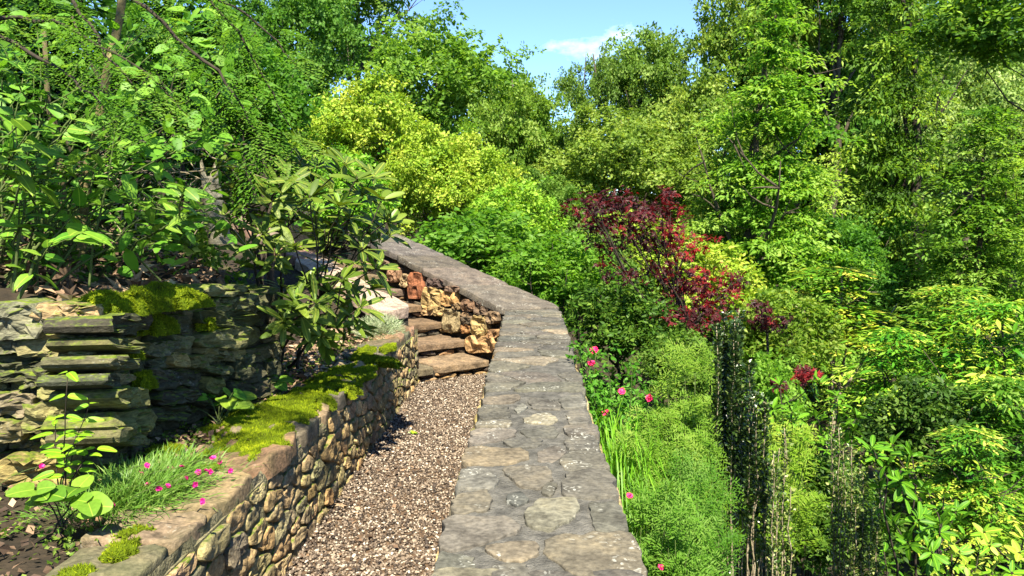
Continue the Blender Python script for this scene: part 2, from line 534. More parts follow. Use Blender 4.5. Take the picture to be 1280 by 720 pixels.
def terr(d, Y):
    d = np.asarray(d, float); Y = np.asarray(Y, float)
    cl = climb(Y)
    dd = np.maximum(d, 0)
    far = 7 * np.clip((Y - 26) / 45, 0, 1) ** 2
    right = -.38 - .70 * (1 - np.exp(-dd / 1.0)) - .15 * np.minimum(dd, 13) + .45 * cl * np.exp(-dd / 2.5) + far
    path = -.035 + cl
    bed = .50 + .75 * cl
    db = np.where(Y < 3.12, -3.2, -1.98 - 1.3 * np.clip((Y - 5.0) / 2.5, 0, 1))
    e = np.maximum(db - d, 0)
    bank = 1.20 + .6 * cl + 9 * np.tanh(e * .40 / 9)
    z = np.where(d > 0.0, right, np.where(d > -1.27, path, np.where(d > db, bed, bank)))
    return z


def ground(X, Y):
    return float(terr(X - Xw(Y), Y))


def build_ground():
    ds = np.array([-160, -110, -80, -60, -45, -34, -26, -20, -16, -13, -10.5, -8.5, -7, -6, -5.2, -4.6, -4.1, -3.7, -3.4, -3.21, -3.19, -2.9, -2.6, -2.35, -2.15,
                   -1.99, -1.97, -1.8, -1.65, -1.5, -1.38, -1.28, -1.26, -1.0, -.7, -.4, -.12, -.01, .01, .15, .3, .5, .75, 1.05, 1.4, 1.8, 2.3, 2.9, 3.6, 4.4, 5.4, 6.6, 8, 10, 12.5, 16, 20, 26, 34, 45, 60, 80, 110, 160.])
    Ys = np.concatenate([[-30, -20, -14, -10, -7, -5, -3, -2, -1], np.arange(0, 3.0, .3), [3.0, 3.11, 3.13], np.arange(3.3, 14, .3), np.arange(14, 30, 1.0), np.arange(30, 80, 4), [90, 110, 140, 180.]])
    D, YY = np.meshgrid(ds, Ys)
    X = Xw(YY) + D
    Z = terr(D, YY)
    V = np.stack([X, YY, Z], -1).reshape(-1, 3)
    for i in range(len(V)):
        d = V[i, 0] - float(Xw(V[i, 1]))
        if d < -2.05 or d > .3:
            V[i, 2] += .10 * fbm((V[i, 0], V[i, 1], 0), .9) * min(1, .4 + abs(d) / 6)
        elif d < -1.3:
            V[i, 2] += .03 * fbm((V[i, 0], V[i, 1], 3), 3)
    nx, ny = len(ds), len(Ys)
    i = np.arange(ny - 1)[:, None] * nx + np.arange(nx - 1)[None, :]
    F = np.stack([i, i + 1, i + nx + 1, i + nx], -1).reshape(-1, 4)
    o = link('ground', make_mesh('ground', V, F, M['soil'], None, True))
    o['kind'] = 'structure'
    return o


build_ground()


# ------------------------------------------------------------------ stones
def resample(poly, m, jit, rng, rnd=.0):
    poly = np.asarray(poly, float)
    # chaikin rounding
    for _ in range(1 if rnd < .5 else 2):
        nx = np.roll(poly, -1, 0)
        q = .25 if rnd >= .5 else .12
        poly = np.stack([poly * (1 - q) + nx * q, poly * q + nx * (1 - q)], 1).reshape(-1, 2)
    seg = np.linalg.norm(np.roll(poly, -1, 0) - poly, axis=1)
    cum = np.concatenate([[0], np.cumsum(seg)])
    pp = np.vstack([poly, poly[:1]])
    t = np.linspace(0, cum[-1], m, endpoint=False)
    out = np.stack([np.interp(t, cum, pp[:, 0]), np.interp(t, cum, pp[:, 1])], 1)
    c = out.mean(0)
    r = np.linalg.norm(out - c, axis=1).mean()
    out += nrm(out - c) * rng.normal(0, jit * r, (m, 1))
    return out


RINGS_FLAT = [(1.0, -1, 0), (1.0, 0, .55), (.985, 0, .95), (.955, 0, 1.0), (.55, 0, 1.0)]
RINGS_ROUND = [(1.0, -1, 0), (1.0, 0, .35), (.95, 0, .75), (.84, 0, .98), (.45, 0, 1.06)]
RINGS_BLOCK = [(.95, -1, 0), (1.0, 0, .60), (.985, 0, .90), (.95, 0, 1.0), (.75, 0, 1.02), (.5, 0, 1.0), (.25, 0, 1.02)]


def stone_mesh(poly, h, depth, rng, rings=RINGS_ROUND, jit=.03, nz=.12, m=18, rnd=0.0, mat=None, bulge=1.0, smooth=True):
    """poly in (x, y) of the wall plane; returns mesh, centroid; z is outward"""
    o2 = resample(poly, m, jit, rng, rnd)
    c = o2.mean(0)
    o2 = o2 - c
    rr = np.linalg.norm(o2, axis=1).mean()
    V = []
    off = rng.uniform(-50, 50, 3)
    for s, dz, hz in rings:
        for p in o2:
            z = h * hz + (-depth if dz < 0 else 0)
            q = np.array((p[0] * s, p[1] * s, z))
            k = mnoise.noise(Vector(q * (1.6 / rr) + off))
            k2 = mnoise.noise(Vector(q * (4.5 / rr) + off))
            if dz >= 0:
                q[2] += (k * nz + k2 * nz * .45) * min(rr, .12) * (1 if hz > .3 else .3)
            V.append(q)
    kc = mnoise.noise(Vector(off))
    V.append((0, 0, h * rings[-1][2] + kc * nz * min(rr, .12)))
    n = len(rings)
    F = []
    for i in range(n - 1):
        for j in range(m):
            a = i * m + j; b = i * m + (j + 1) % m
            F.append((a, b, b + m)); F.append((a, b + m, a + m))
    for j in range(m):
        F.append(((n - 1) * m + j, (n - 1) * m + (j + 1) % m, len(V) - 1))
    return make_mesh('stone', np.array(V), np.array(F), mat, None, smooth), c


def clip_poly(poly, n, c):
    """keep points with dot(p, n) <= c"""
    out = []
    for i in range(len(poly)):
        a, b = poly[i], poly[(i + 1) % len(poly)]
        da, db = a @ n - c, b @ n - c
        if da <= 0:
            out.append(a)
        if da * db < 0:
            out.append(a + (b - a) * (da / (da - db)))
    return out


def voronoi(seeds, w, h, asp, joint):
    """cells of seeds in the box [0,w]x[0,h]; asp stretches x"""
    S = seeds / np.array((asp, 1.0))
    cells = []
    for i, s in enumerate(S):
        poly = [np.array(p) for p in ((0, 0), (w / asp, 0), (w / asp, h), (0, h))]
        d = np.linalg.norm(S - s, axis=1)
        for j in np.argsort(d)[1:22]:
            v = S[j] - s
            L = np.linalg.norm(v)
            n = v / L
            poly = clip_poly(poly, n, float((s + S[j]) / 2 @ n) - joint / 2)
            if len(poly) < 3:
                break
        cells.append(np.array(poly) * np.array((asp, 1.0)) if len(poly) >= 3 else None)
    return cells


def poisson(rng, w, h, n, asp, tries=24, var=.6):
    """best-candidate seeds with mixed spacing"""
    pts = []
    wt = []
    for i in range(n):
        c = rng.uniform(0, 1, (tries, 2)) * (w, h)
        if not pts:
            pts.append(c[0]); continue
        A = np.array(pts) / (asp, 1)
        d = np.min(np.linalg.norm(c[:, None, :] / (asp, 1) - A[None], axis=2), axis=1)
        k = rng.integers(3, tries) if rng.random() < var else tries
        pts.append(c[np.argmax(d[:k])])
    return np.array(pts)


def place_stone(parent, me, origin, ex, ey, ez, color, name='stone'):
    o = bpy.data.objects.new(name, me)
    COL.objects.link(o)
    o.parent = parent
    Mx = Matrix((ex, ey, ez)).transposed().to_4x4()
    Mx.translation = Vector(origin) - parent.location
    o.matrix_basis = Mx
    o.color = (*color, 1)
    return o


def jitc(rng, c, amt=.18):
    k = rng.uniform(1 - amt, 1 + amt)
    return tuple(float(max(0, x * k * rng.uniform(.94, 1.06))) for x in c)


def pick(rng, pal):
    w = np.array([p[0] for p in pal], float)
    return jitc(rng, pal[rng.choice(len(pal), p=w / w.sum())][1])


def box_vf(x0, x1, y0, y1, z0, z1):
    V = np.array([(x, y, z) for z in (z0, z1) for y in (y0, y1) for x in (x0, x1)], float)
    F = np.array([(0, 2, 3), (0, 3, 1), (4, 5, 7), (4, 7, 6), (0, 1, 5), (0, 5, 4), (2, 6, 7), (2, 7, 3), (0, 4, 6), (0, 6, 2), (1, 3, 7), (1, 7, 5)])
    return V, F


def prism_vf(loop, z0, z1):
    """closed horizontal loop of (x,y) extruded; z0,z1 may be per-vertex"""
    n = len(loop)
    z0 = np.broadcast_to(z0, (n,)); z1 = np.broadcast_to(z1, (n,))
    V = [(p[0], p[1], z0[i]) for i, p in enumerate(loop)] + [(p[0], p[1], z1[i]) for i, p in enumerate(loop)]
    F = []
    for i in range(n):
        j = (i + 1) % n
        F.append((i, j, n + j)); F.append((i, n + j, n + i))
    for i in range(1, n - 1):
        F.append((n, n + i, n + i + 1)); F.append((0, i + 1, i))
    return np.array(V), np.array(F)


def grid_face(rng, w, h, nu, nv, amp, origin, ex, ey, ez, s=12):
    """a bumpy rectangular sheet of mortar"""
    V = []
    for j in range(nv + 1):
        for i in range(nu + 1):
            p = np.array(origin) + np.array(ex) * (w * i / nu) + np.array(ey) * (h * j / nv)
            V.append(p + np.array(ez) * amp * fbm(p, s, 3))
    a = (np.arange(nv)[:, None] * (nu + 1) + np.arange(nu)[None, :])
    F = np.stack([a, a + 1, a + nu + 2, a + nu + 1], -1).reshape(-1, 4)
    F = np.vstack([F[:, [0, 1, 2]], F[:, [0, 2, 3]]])
    return np.array(V), F


EX, EY, EZ = Vector((1, 0, 0)), Vector((0, 1, 0)), Vector((0, 0, 1))

# ---- parapet wall with flagstone cap -------------------------------------------------
CAPZ = .68
XL, XR = -.262, .292
rng = np.random.default_rng(11)
par = thing('parapet_wall', 'long low stone parapet with flat mortared flagstone top beside the gravel path', 'wall', (0, 3, 0))
Vb, Fb = prism_vf([(XL + .012, -1.5), (XR - .012, -1.5), (XR - .012, 7.95), (XL + .012, 7.66)], -.9, CAPZ - .035)
child('wall_core', Vb, Fb, par, M['mortar'])
# mortar bed that shows between the flagstones, sheet with edges turned down
nu, nv = 26, 300
V = []
for j in range(nv + 1):
    t = j / nv
    for i in range(nu + 1):
        s = i / nu
        x = XL + (XR - XL) * s
        y = -1.5 + (7.66 + 1.5) * t + .30 * s * t
        z = CAPZ + .006 * fbm((x, y, 0), 26, 4) + .004 * fbm((x, y, 5), 5)
        if i in (0, nu):
            z = CAPZ - .05
            x += .012 * fbm((x, y, 9), 5)
        V.append((x, y, z))
a = (np.arange(nv)[:, None] * (nu + 1) + np.arange(nu)[None, :])
F = np.stack([a, a + 1, a + nu + 2, a + nu + 1], -1).reshape(-1, 4)
child('mortar_bed', np.array(V), F, par, M['mortar'], None, True)
CAPPAL = [(4, (.165, .150, .128)), (3, (.120, .112, .100)), (2, (.20, .17, .135)), (1.2, (.30, .25, .18)), (1, (.085, .084, .080))]
hand = [
    ([(310, 620), (345, 605), (430, 600), (545, 598), (567, 660), (585, 730), (420, 730), (350, 692), (315, 655)], (.20, .165, .125)),
    ([(428, 515), (515, 510), (545, 592), (450, 597), (437, 560)], (.17, .155, .14)),
    ([(355, 470), (370, 440), (480, 428), (508, 500), (430, 505), (360, 500)], (.16, .14, .125)),
    ([(255, 535), (300, 510), (390, 505), (400, 530), (370, 570), (315, 590), (265, 580)], (.30, .28, .22)),
    ([(22, 640), (42, 560), (200, 555), (250, 592), (150, 622), (60, 645)], (.22, .205, .17)),
    ([(0, 730), (18, 650), (110, 660), (120, 730)], (.15, .14, .12)),
    ([(140, 640), (200, 625), (285, 622), (285, 660), (240, 675), (180, 670)], (.25, .21, .145)),
    ([(165, 690), (250, 682), (272, 735), (165, 735)], (.13, .12, .105)),
    ([(48, 540), (60, 495), (150, 485), (165, 515), (150, 535), (70, 547)], (.19, .165, .125)),
    ([(205, 495), (240, 485), (265, 510), (230, 525), (205, 515)], (.10, .11, .11)),
    ([(66, 480), (82, 425), (150, 425), (180, 460), (165, 478)], (.21, .20, .18)),
    ([(185, 420), (310, 415), (330, 445), (290, 480), (230, 465)], (.16, .14, .12)),
    ([(305, 465), (345, 465), (325, 500), (300, 490)], (.14, .125, .11)),
    ([(85, 415), (93, 365), (240, 370), (270, 390), (215, 410)], (.29, .225, .145)),
    ([(350, 405), (380, 376), (463, 380), (480, 422), (370, 430)], (.15, .14, .125)),
    ([(285, 380), (340, 360), (365, 380), (330, 405), (290, 405)], (.17, .155, .13)),
    ([(100, 355), (115, 315), (220, 315), (225, 335), (160, 350)], (.25, .225, .20)),
    ([(360, 345), (440, 332), (458, 372), (370, 372)], (.13, .125, .115)),
    ([(190, 350), (300, 345), (290, 365), (225, 368)], (.12, .115, .10)),
    ([(355, 310), (447, 306), (452, 328), (370, 335)], (.16, .145, .13)),
    ([(240, 320), (330, 308), (345, 335), (260, 340)], (.13, .125, .115)),
    ([(245, 290), (310, 270), (345, 290), (320, 303), (260, 300)], (.36, .31, .23)),
    ([(365, 270), (418, 262), (432, 300), (375, 302)], (.18, .165, .15)),
    ([(118, 295), (215, 292), (210, 308), (118, 310)], (.20, .18, .15)),
    ([(130, 255), (200, 250), (215, 285), (128, 290)], (.10, .095, .085)),
    ([(225, 265), (245, 248), (262, 258), (235, 275)], (.38, .36, .31)),
    ([(345, 235), (406, 222), (420, 255), (360, 260)], (.19, .17, .155)),
    ([(142, 230), (240, 220), (235, 242), (140, 248)], (.22, .18, .13)),
    ([(262, 232), (335, 238), (350, 262), (275, 262)], (.14, .13, .115)),
]


def cap_stone(parent, poly_xy, z, color, rng, h=.010):
    color = tuple(.55 * c + .45 * g for c, g in zip(color, (.135, .125, .108)))
    poly_xy = np.asarray(poly_xy); cc = poly_xy.mean(0)
    poly_xy = cc + (poly_xy - cc) * 1.05
    poly_xy[:, 0] = np.clip(poly_xy[:, 0], XL - rng.uniform(-.006, .016), XR + rng.uniform(-.006, .018))
    me, c = stone_mesh(poly_xy, h, .045, rng, RINGS_FLAT, .05, .06, 26, 0, M['cap'])
    return place_stone(parent, me, (c[0], c[1], z + rng.uniform(-.003, .003)), EX, EY, EZ, color)


for poly, colr in hand:
    w = [PZ(540 + a / 2.181, 390 + b / 2.181, CAPZ + .01)[:2] for a, b in poly]
    w = [(min(max(p[0], XL - .004), XR + .004), p[1]) for p in w]
    cap_stone(par, w, CAPZ, jitc(rng, colr, .05), rng)
yfar = PZ(640, 390 + 218 / 2.181, CAPZ)[1]
for (y0, y1, n) in ((-1.4, 1.92, 34), (yfar, 7.72, 34)):
    sd = poisson(rng, XR - XL, y1 - y0, n, 1.35)
    for cpoly in voronoi(sd, XR - XL, y1 - y0, 1.35, .03):
        if cpoly is None or rng.random() < .06:
            continue
        cap_stone(par, cpoly + np.array((XL, y0)), CAPZ, pick(rng, CAPPAL), rng)
# stones in both side faces of the parapet
FACEPAL = [(4, (.30, .24, .155)), (3, (.26, .22, .15)), (2, (.21, .19, .145)), (1.6, (.35, .25, .15)), (1, (.15, .14, .115))]
for side in (-1, 1):
    x = XL + .012 if side < 0 else XR - .012
    zb = 0 if side < 0 else -.75
    ht = CAPZ - .05 - zb
    ex = Vector((0, -1, 0)) if side < 0 else Vector((0, 1, 0))
    ez = Vector((side, 0, 0))
    L = 7.2 if side < 0 else 6.2
    n = 90
    sd = poisson(rng, L, ht, n, 1.5)
    oy = 7.6 if side < 0 else 1.4
    for cpoly in voronoi(sd, L, ht, 1.5, .02):
        if cpoly is None:
            continue
        me, c = stone_mesh(cpoly, .03, .03, rng, RINGS_ROUND, .04, .2, 12, .5, M['face'])
        place_stone(par, me, Vector((x, oy, zb)) + ex * c[0] + EZ * c[1], ex, EZ, ez, pick(rng, FACEPAL))

# ---- stair wall: the parapet bends uphill along the steps ------------------------------
U = np.array((-.62, .785)); U /= np.linalg.norm(U)
W2 = np.array((U[1], -U[0]))          # to the downhill side
SL = .205                              # slope of the sloping cap
KI = np.array((XL, 7.66)); KO = np.array((XR, 7.95))
sw = thing('stair_wall', 'sloping stone wall climbing beside the steps with grey slab coping and golden boulders', 'wall', (KI[0], KI[1], 0))
LEN = 6.2


def slope_pt(base, L, dz=0):
    return np.array((base[0] + U[0] * L, base[1] + U[1] * L, CAPZ + SL * L + dz))


nL = 24
loop_i = [slope_pt(KI + W2 * .02, L) for L in np.linspace(0, LEN, nL)]
loop_o = [slope_pt(KO - W2 * .02, L) for L in np.linspace(-.02, LEN, nL)][::-1]
loop = [p[:2] for p in loop_i + loop_o]
ztop = [p[2] - .05 for p in loop_i + loop_o]
zbot = [ground(p[0] + .3, p[1]) - .6 for p in loop_i + loop_o]
Vb, Fb = prism_vf(loop, zbot, ztop)
child('wall_core', Vb, Fb, sw, M['rock_fill'])
# coping slabs
pos = 0.0
k = 0
SLOPEPAL = [(3, (.135, .115, .10)), (2, (.165, .14, .118)), (1, (.115, .105, .098))]
exs = Vector((U[0], U[1], SL)).normalized()
eys = Vector((-W2[0], -W2[1], 0)).normalized()
ezs = exs.cross(eys)
while pos < LEN:
    ln = rng.uniform(.5, .95)
    a, b = pos + .004, pos + ln
    pi0, pi1 = slope_pt(KI - W2 * .04, a), slope_pt(KI - W2 * .04, b)
    po0, po1 = slope_pt(KO + W2 * .03, a - (.0 if k else .0)), slope_pt(KO + W2 * .03, b)
    cw = (pi0 + pi1 + po0 + po1) / 4
    def loc2(p):
        q = Vector(p - cw)
        return (q.dot(exs), q.dot(eys))
    mid = [(pi0 * (1 - t) + po0 * t) for t in (.33, .66)]
    mid2 = [(po1 * (1 - t) + pi1 * t) for t in (.33, .66)]
    poly = [loc2(p) for p in [pi0, *mid, po0, po1, *mid2, pi1]]
    poly = poly[::-1]
    me, c = stone_mesh(poly, .02, .05, rng, RINGS_FLAT, .012, .10, 28, 0, M['cap'])
    place_stone(sw, me, Vector(cw) + exs * c[0] + eys * c[1] + ezs * rng.uniform(-.004, .006), exs, eys, ezs, pick(rng, SLOPEPAL), 'coping_slab')
    pos += ln
    k += 1
# face boulders by eye, on the inner face plane
en = Vector((-W2[0], -W2[1], 0)).normalized()
eu = Vector((-U[0], -U[1], 0)).normalized()   # towards the viewer's right
p0f = np.array((KI[0], KI[1], 0)) - np.array((W2[0], W2[1], 0)) * .0
STB = [((105, 135, 170, 210), (.34, .25, .14)), ((170, 170, 215, 235), (.36, .28, .17)), ((212, 160, 288, 290), (.38, .17, .08)), ((280, 235, 385, 345), (.60, .46, .20)),
       ((385, 245, 455, 330), (.50, .35, .15)), ((280, 345, 340, 375), (.55, .42, .20)), ((340, 330, 395, 378), (.48, .37, .19)), ((385, 345, 470, 460), (.46, .38, .22)),
       ((480, 295, 545, 355), (.26, .18, .10)), ((525, 375, 610, 475), (.48, .36, .17)), ((502, 475, 648, 562), (.55, .40, .18)), ((475, 420, 522, 465), (.44, .24, .10)),
       ((605, 355, 665, 415), (.24, .17, .11)), ((610, 445, 662, 490), (.36, .24, .12)), ((472, 360, 530, 402), (.22, .16, .10)), ((438, 312, 476, 347), (.40, .28, .14)),
       ((400, 228, 470, 262), (.20, .15, .10)), ((300, 190, 390, 238), (.13, .10, .08)), ((190, 305, 275, 372), (.14, .13, .09)), ((545, 330, 610, 372), (.20, .15, .10)), ((60, 100, 110, 150), (.25, .2, .13)),
       ((480, 380, 530, 420), (.12, .10, .07)), ((560, 300, 600, 330), (.14, .11, .08))]
for (x0, y0, x1, y1), colr in STB:
    jx, jy = (x1 - x0) * .22, (y1 - y0) * .22
    crn = [(x0 + jx, y0), (x1 - jx * rng.uniform(.5, 1.5), y0 + jy * .2), (x1, y0 + jy), (x1 - jx * .2, y1 - jy * rng.uniform(.3, 1)), (x1 - jx, y1), (x0 + jx * .6, y1), (x0, y1 - jy), (x0 + jx * .1, y0 + jy * rng.uniform(.7, 1.6))]
    pts = []
    for a, b in crn:
        q = PPL(460 + a / 4, 300 + b / 4, p0f, np.array(en)) - p0f
        pts.append((float(np.dot(q, np.array(eu))), q[2]))
    pts = pts[::-1]
    pts = np.array(pts); pc = pts.mean(0); pts = pc + (pts - pc) * 1.06
    me, c = stone_mesh(pts, .045, .06, rng, RINGS_BLOCK, .03, .34, 20, 0, M['stair'], smooth=False)
    place_stone(sw, me, Vector(p0f) + eu * c[0] + EZ * c[1], eu, EZ, en, jitc(rng, tuple(c_ * k_ for c_, k_ in zip(colr, (.66, .58, .56))), .12), 'boulder')

# ---- steps ---------------------------------------------------------------------------
stairs = thing('stone_steps', 'rough stone steps rising from the gravel path beside the sloping wall', 'steps', (-.9, 8.1, 0))
RISE, RUN, NST = .15, .46, 7
S0 = np.array((-.40, 7.90))            # right end of the first riser, on the wall face line
for n in range(NST):
    f = S0 + U * (RUN * n)
    z1 = RISE * (n + 1)
    wdt = 1.0
    # core under the tread
    l2 = [f - W2 * wdt + U * .06, f + W2 * .02 + U * .06, f + W2 * .02 + U * 1.0, f - W2 * wdt + U * 1.0]
    Vb, Fb = prism_vf(l2, -.1 + RISE * n - .2, z1 - .055)
    child('step_core', Vb, Fb, stairs, M['rock_fill'])
    # tread slabs
    x = 0.0
    while x < wdt:
        ln = min(rng.uniform(.45, .8), wdt - x)
        if wdt - x - ln < .2:
            ln = wdt - x
        poly = [(-x - ln + .008, -.01), (-x - ln / 2, rng.uniform(-.03, .02)), (-x - .006, rng.uniform(-.02, .01)), (-x - .006, .52), (-x - ln + .008, .52)]
        me, c = stone_mesh(poly, .02, .05, rng, RINGS_FLAT, .03, .16, 26, 0, M['stair'], smooth=False)
        o3 = Vector((f[0], f[1], z1 - .02)) + Vector((W2[0], W2[1], 0)) * c[0] + Vector((U[0], U[1], 0)) * c[1]
        place_stone(stairs, me, o3, Vector((W2[0], W2[1], 0)), Vector((U[0], U[1], 0)), EZ, pick(rng, [(2, (.15, .105, .062)), (1, (.12, .09, .06))]), 'tread_slab')
        x += ln
    # riser stones
    sd = poisson(rng, wdt, RISE - .055, 11, 3.0)
    for cpoly in voronoi(sd, wdt, RISE - .055, 3.0, .008):
        if cpoly is None:
            continue
        me, c = stone_mesh(cpoly, .035, .03, rng, RINGS_ROUND, .04, .25, 12, .5, M['stair'])
        exr = Vector((W2[0], W2[1], 0)); ezr = Vector((-U[0], -U[1], 0))
        o3 = Vector((f[0], f[1], RISE * n)) + Vector((U[0], U[1], 0)) * .055 - exr * (wdt - c[0]) + EZ * c[1]
        dk = rng.random() < (.25 if n == 0 else .72)
        place_stone(stairs, me, o3, exr, EZ, ezr, pick(rng, [(1, (.07, .055, .04))]) if dk else pick(rng, [(1, (.30, .19, .09)), (1, (.22, .15, .08))]), 'riser_stone')

# ---- left cheek of the steps -----------------------------------------------------------
chk = thing('stair_cheek', 'low reddish slab kerb climbing along the uphill side of the steps', 'wall', (-1.3, 7.93, 0))
C0 = np.array((-1.30, 7.93))
CS = .19
exc = Vector((U[0], U[1], CS)).normalized()
eyc = Vector((-W2[0], -W2[1], 0)).normalized()
ezc = exc.cross(eyc)
lp = [C0 - U * .0, C0 + U * 5.2, C0 + U * 5.2 - W2 * .34, C0 - W2 * .34]
Vb, Fb = prism_vf([tuple(p) for p in lp], -.1, [.60, .60 + CS * 5.2, .60 + CS * 5.2, .60])
child('cheek_core', Vb, Fb, chk, M['rock_fill'])
pos = -.05
while pos < 5.2:
    ln = rng.uniform(.5, .9)
    poly = [(pos + .005, -.03), (pos + ln, -.03), (pos + ln, .38), (pos + .005, .38)]
    me, c = stone_mesh(poly, .035, .075, rng, RINGS_FLAT, .015, .2, 24, 0, M['stair'])
    o3 = Vector((C0[0], C0[1], .665)) + exc * c[0] + eyc * c[1]
    place_stone(chk, me, o3, exc, eyc, ezc, pick(rng, [(2, (.22, .14, .095)), (1, (.27, .20, .15)), (1, (.17, .12, .09))]), 'kerb_slab')
    pos += ln

# ---- lower retaining wall left of the gravel path ---------------------------------------
rng = np.random.default_rng(23)
LX, LZ = -1.125, .545
Y0, Y1 = 1.0, 7.42
low = thing('retaining_wall', 'low mortared fieldstone retaining wall with mossy top between gravel path and flower bed', 'wall', (LX, 4, 0))
BAT = .04   # batter
Vb, Fb = prism_vf([(LX - .02, Y0), (LX - .02, Y1), (LX - .36, Y1), (LX - .36, Y0)], -.1, LZ - .05)
child('wall_core', Vb, Fb, low, M['mortar_mossy'])
exl = Vector((0, 1, 0)); eyl = Vector((-BAT / LZ, 0, 1)).normalized(); ezl = exl.cross(eyl)
V, F = grid_face(rng, Y1 - Y0 + .02, LZ + .05, 260, 24, .014, (LX - .004, Y0, -.06), exl, eyl, ezl, 14)
V = V + np.array((.017, 0, 0))
child('mortar_face', V, F, low, M['mortar_mossy'], None, True)
V, F = grid_face(rng, .36, LZ + .05, 14, 20, .014, (LX - .36, Y1, -.06), Vector((-1, 0, 0)) * -1, EZ, Vector((0, 1, 0)), 14)
child('mortar_end', V, F[:, ::-1], low, M['mortar_mossy'], None, True)
sd = poisson(rng, Y1 - Y0, LZ - .055, 215, 2.3, 24, .85)
for cpoly in voronoi(sd, Y1 - Y0, LZ - .055, 2.3, .009):
    if cpoly is None:
        continue
    ar = .5 * abs(np.dot(cpoly[:, 0], np.roll(cpoly[:, 1], 1)) - np.dot(cpoly[:, 1], np.roll(cpoly[:, 0], 1)))
    cc = cpoly.mean(0)
    cpoly = cc + (cpoly - cc) * rng.uniform(.92, 1.03)
    hh = float(np.clip(.08 * math.sqrt(ar) * 2.4, .018, .032)) * rng.uniform(.75, 1.35)
    me, c = stone_mesh(cpoly, hh, .04, rng, RINGS_ROUND if (rd := rng.random() < .3) else RINGS_BLOCK, .035, .15 if not rd else .22, 20, .6 if rd else 0, M['face'], smooth=bool(rd) or rng.random() < .5)
    place_stone(low, me, Vector((LX, Y0, .0)) + exl * c[0] + eyl * c[1], exl, eyl, ezl, pick(rng, FACEPAL))
# coping slabs on top, uneven
pos = Y0
COPPAL = [(3, (.19, .135, .10)), (3, (.155, .14, .11)), (2, (.24, .20, .14)), (1, (.11, .11, .10))]
while pos < Y1:
    ln = rng.uniform(.22, .52)
    x1 = LX - BAT + rng.uniform(.0, .035)
    x0 = LX - rng.uniform(.25, .40)
    if pos + ln > Y1 - .1:
        ln = Y1 - pos + .02
    poly = [(x0, pos + rng.uniform(0, .05)), (x0 + .15, pos + .008), (x1, pos + rng.uniform(.0, .03)), (x1 + rng.uniform(-.01, .02), pos + ln * .5), (x1, pos + ln - rng.uniform(.0, .03)), (x0 + .1, pos + ln - .006), (x0, pos + ln - rng.uniform(0, .06))]
    me, c = stone_mesh(poly, .03, .05, rng, RINGS_FLAT, .02, .28, 22, 0, M['coping'])
    tilt = Matrix.Rotation(rng.normal(0, .03), 3, 'Y')
    place_stone(low, me, (c[0], c[1], LZ - .022 + rng.uniform(-.012, .012)), tilt @ EX, EY, tilt @ EZ, pick(rng, COPPAL), 'coping_slab')
    if rng.random() < .55:
        q = [(x0 - .16, pos), (x0 - .01, pos + .02), (x0 - .01, pos + ln * .7), (x0 - .14, pos + ln * .8)]
        me, c = stone_mesh(q, .02, .04, rng, RINGS_FLAT, .04, .28, 16, 0, M['coping'])
        place_stone(low, me, (c[0], c[1], LZ - .035), EX, EY, EZ, pick(rng, COPPAL), 'coping_slab')
    pos += ln

# ---- upper dry-stone wall ----------------------------------------------------------------
rng = np.random.default_rng(37)
dry = thing('dry_stone_wall', 'dry stacked wall of mossy flat slabs holding the leafy bank above the flower bed', 'wall', (-1.9, 3.5, .5))
WP = [(-2.9, 2.98), (-1.77, 3.10), (-1.86, 3.56), (-1.55, 4.62), (-1.85, 5.05)]
loopw = WP + [(-2.3, 5.1), (-2.5, 3.6), (-2.9, 3.4)]
ins = []
cxy = np.array((-2.3, 3.7))
for p in loopw:
    q = np.array(p)
    ins.append(tuple(q + nrm(cxy - q) * .10))
Vb, Fb = prism_vf(ins, .3, 1.16)
child('wall_core', Vb, Fb[:, ::-1], dry, M['rock_fill'])


def dry_plane(i):
    a, b = np.array(WP[i]), np.array(WP[i + 1])
    u = nrm(b - a)
    n = np.array((u[1], -u[0], 0))     # to the right of travel = towards the path
    return np.array((*a, 0)), np.array((*u, 0)), n


def dry_stone(i, box, color, h=.06, out=0.0, rnd=.2, jit=.05, slant=0.0, mossy=None):
    x0, y0, x1, y1 = box
    p0, u, n = dry_plane(i)
    p0 = p0 + n * (out + rng.uniform(-.03, .012))
    slant = slant + rng.normal(0, .045)
    jx, jy = (x1 - x0) * .14, (y1 - y0) * .34
    r = rng.uniform
    crn = [(x0 + jx * r(0, 1), y0 + jy * r(0, .5)), ((x0 + x1) / 2, y0 + jy * r(-.3, .6)), (x1 - jx * r(0, 1), y0 + jy * r(0, .6)), (x1, (y0 + y1) / 2), (x1 - jx * r(0, 1), y1 - jy * r(0, .6)),
           ((x0 + x1) / 2, y1 - jy * r(-.2, .5)), (x0 + jx * r(0, 1), y1 - jy * r(0, .8)), (x0, (y0 + y1) / 2)]
    pts = []
    for a, b in crn:
        b = b + slant * (a - (x0 + x1) / 2)
        q = PPL(a, b, p0, n) - p0
        pts.append((float(q @ u), q[2]))
    pts = pts[::-1]
    me, c = stone_mesh(pts, h * rng.uniform(.5, .95), .22, rng, RINGS_BLOCK, jit, .55, 26, 0, M['dry'], smooth=False)
    o3 = Vector(p0) + Vector(u) * c[0] + EZ * c[1]
    return place_stone(dry, me, o3, Vector(u), EZ, Vector(n), jitc(rng, color, .08))


def c5(a, b, c, d):
    return (a / 2.4, 340 + b / 2.4, c / 2.4, 340 + d / 2.4)


def c2(a, b, c, d):
    return (a / 2.977, 200 + b / 2.977, c / 2.977, 200 + d / 2.977)


def c3(a, b, c, d):
    return (a / 2.572, 440 + b / 2.572, c / 2.572, 440 + d / 2.572)


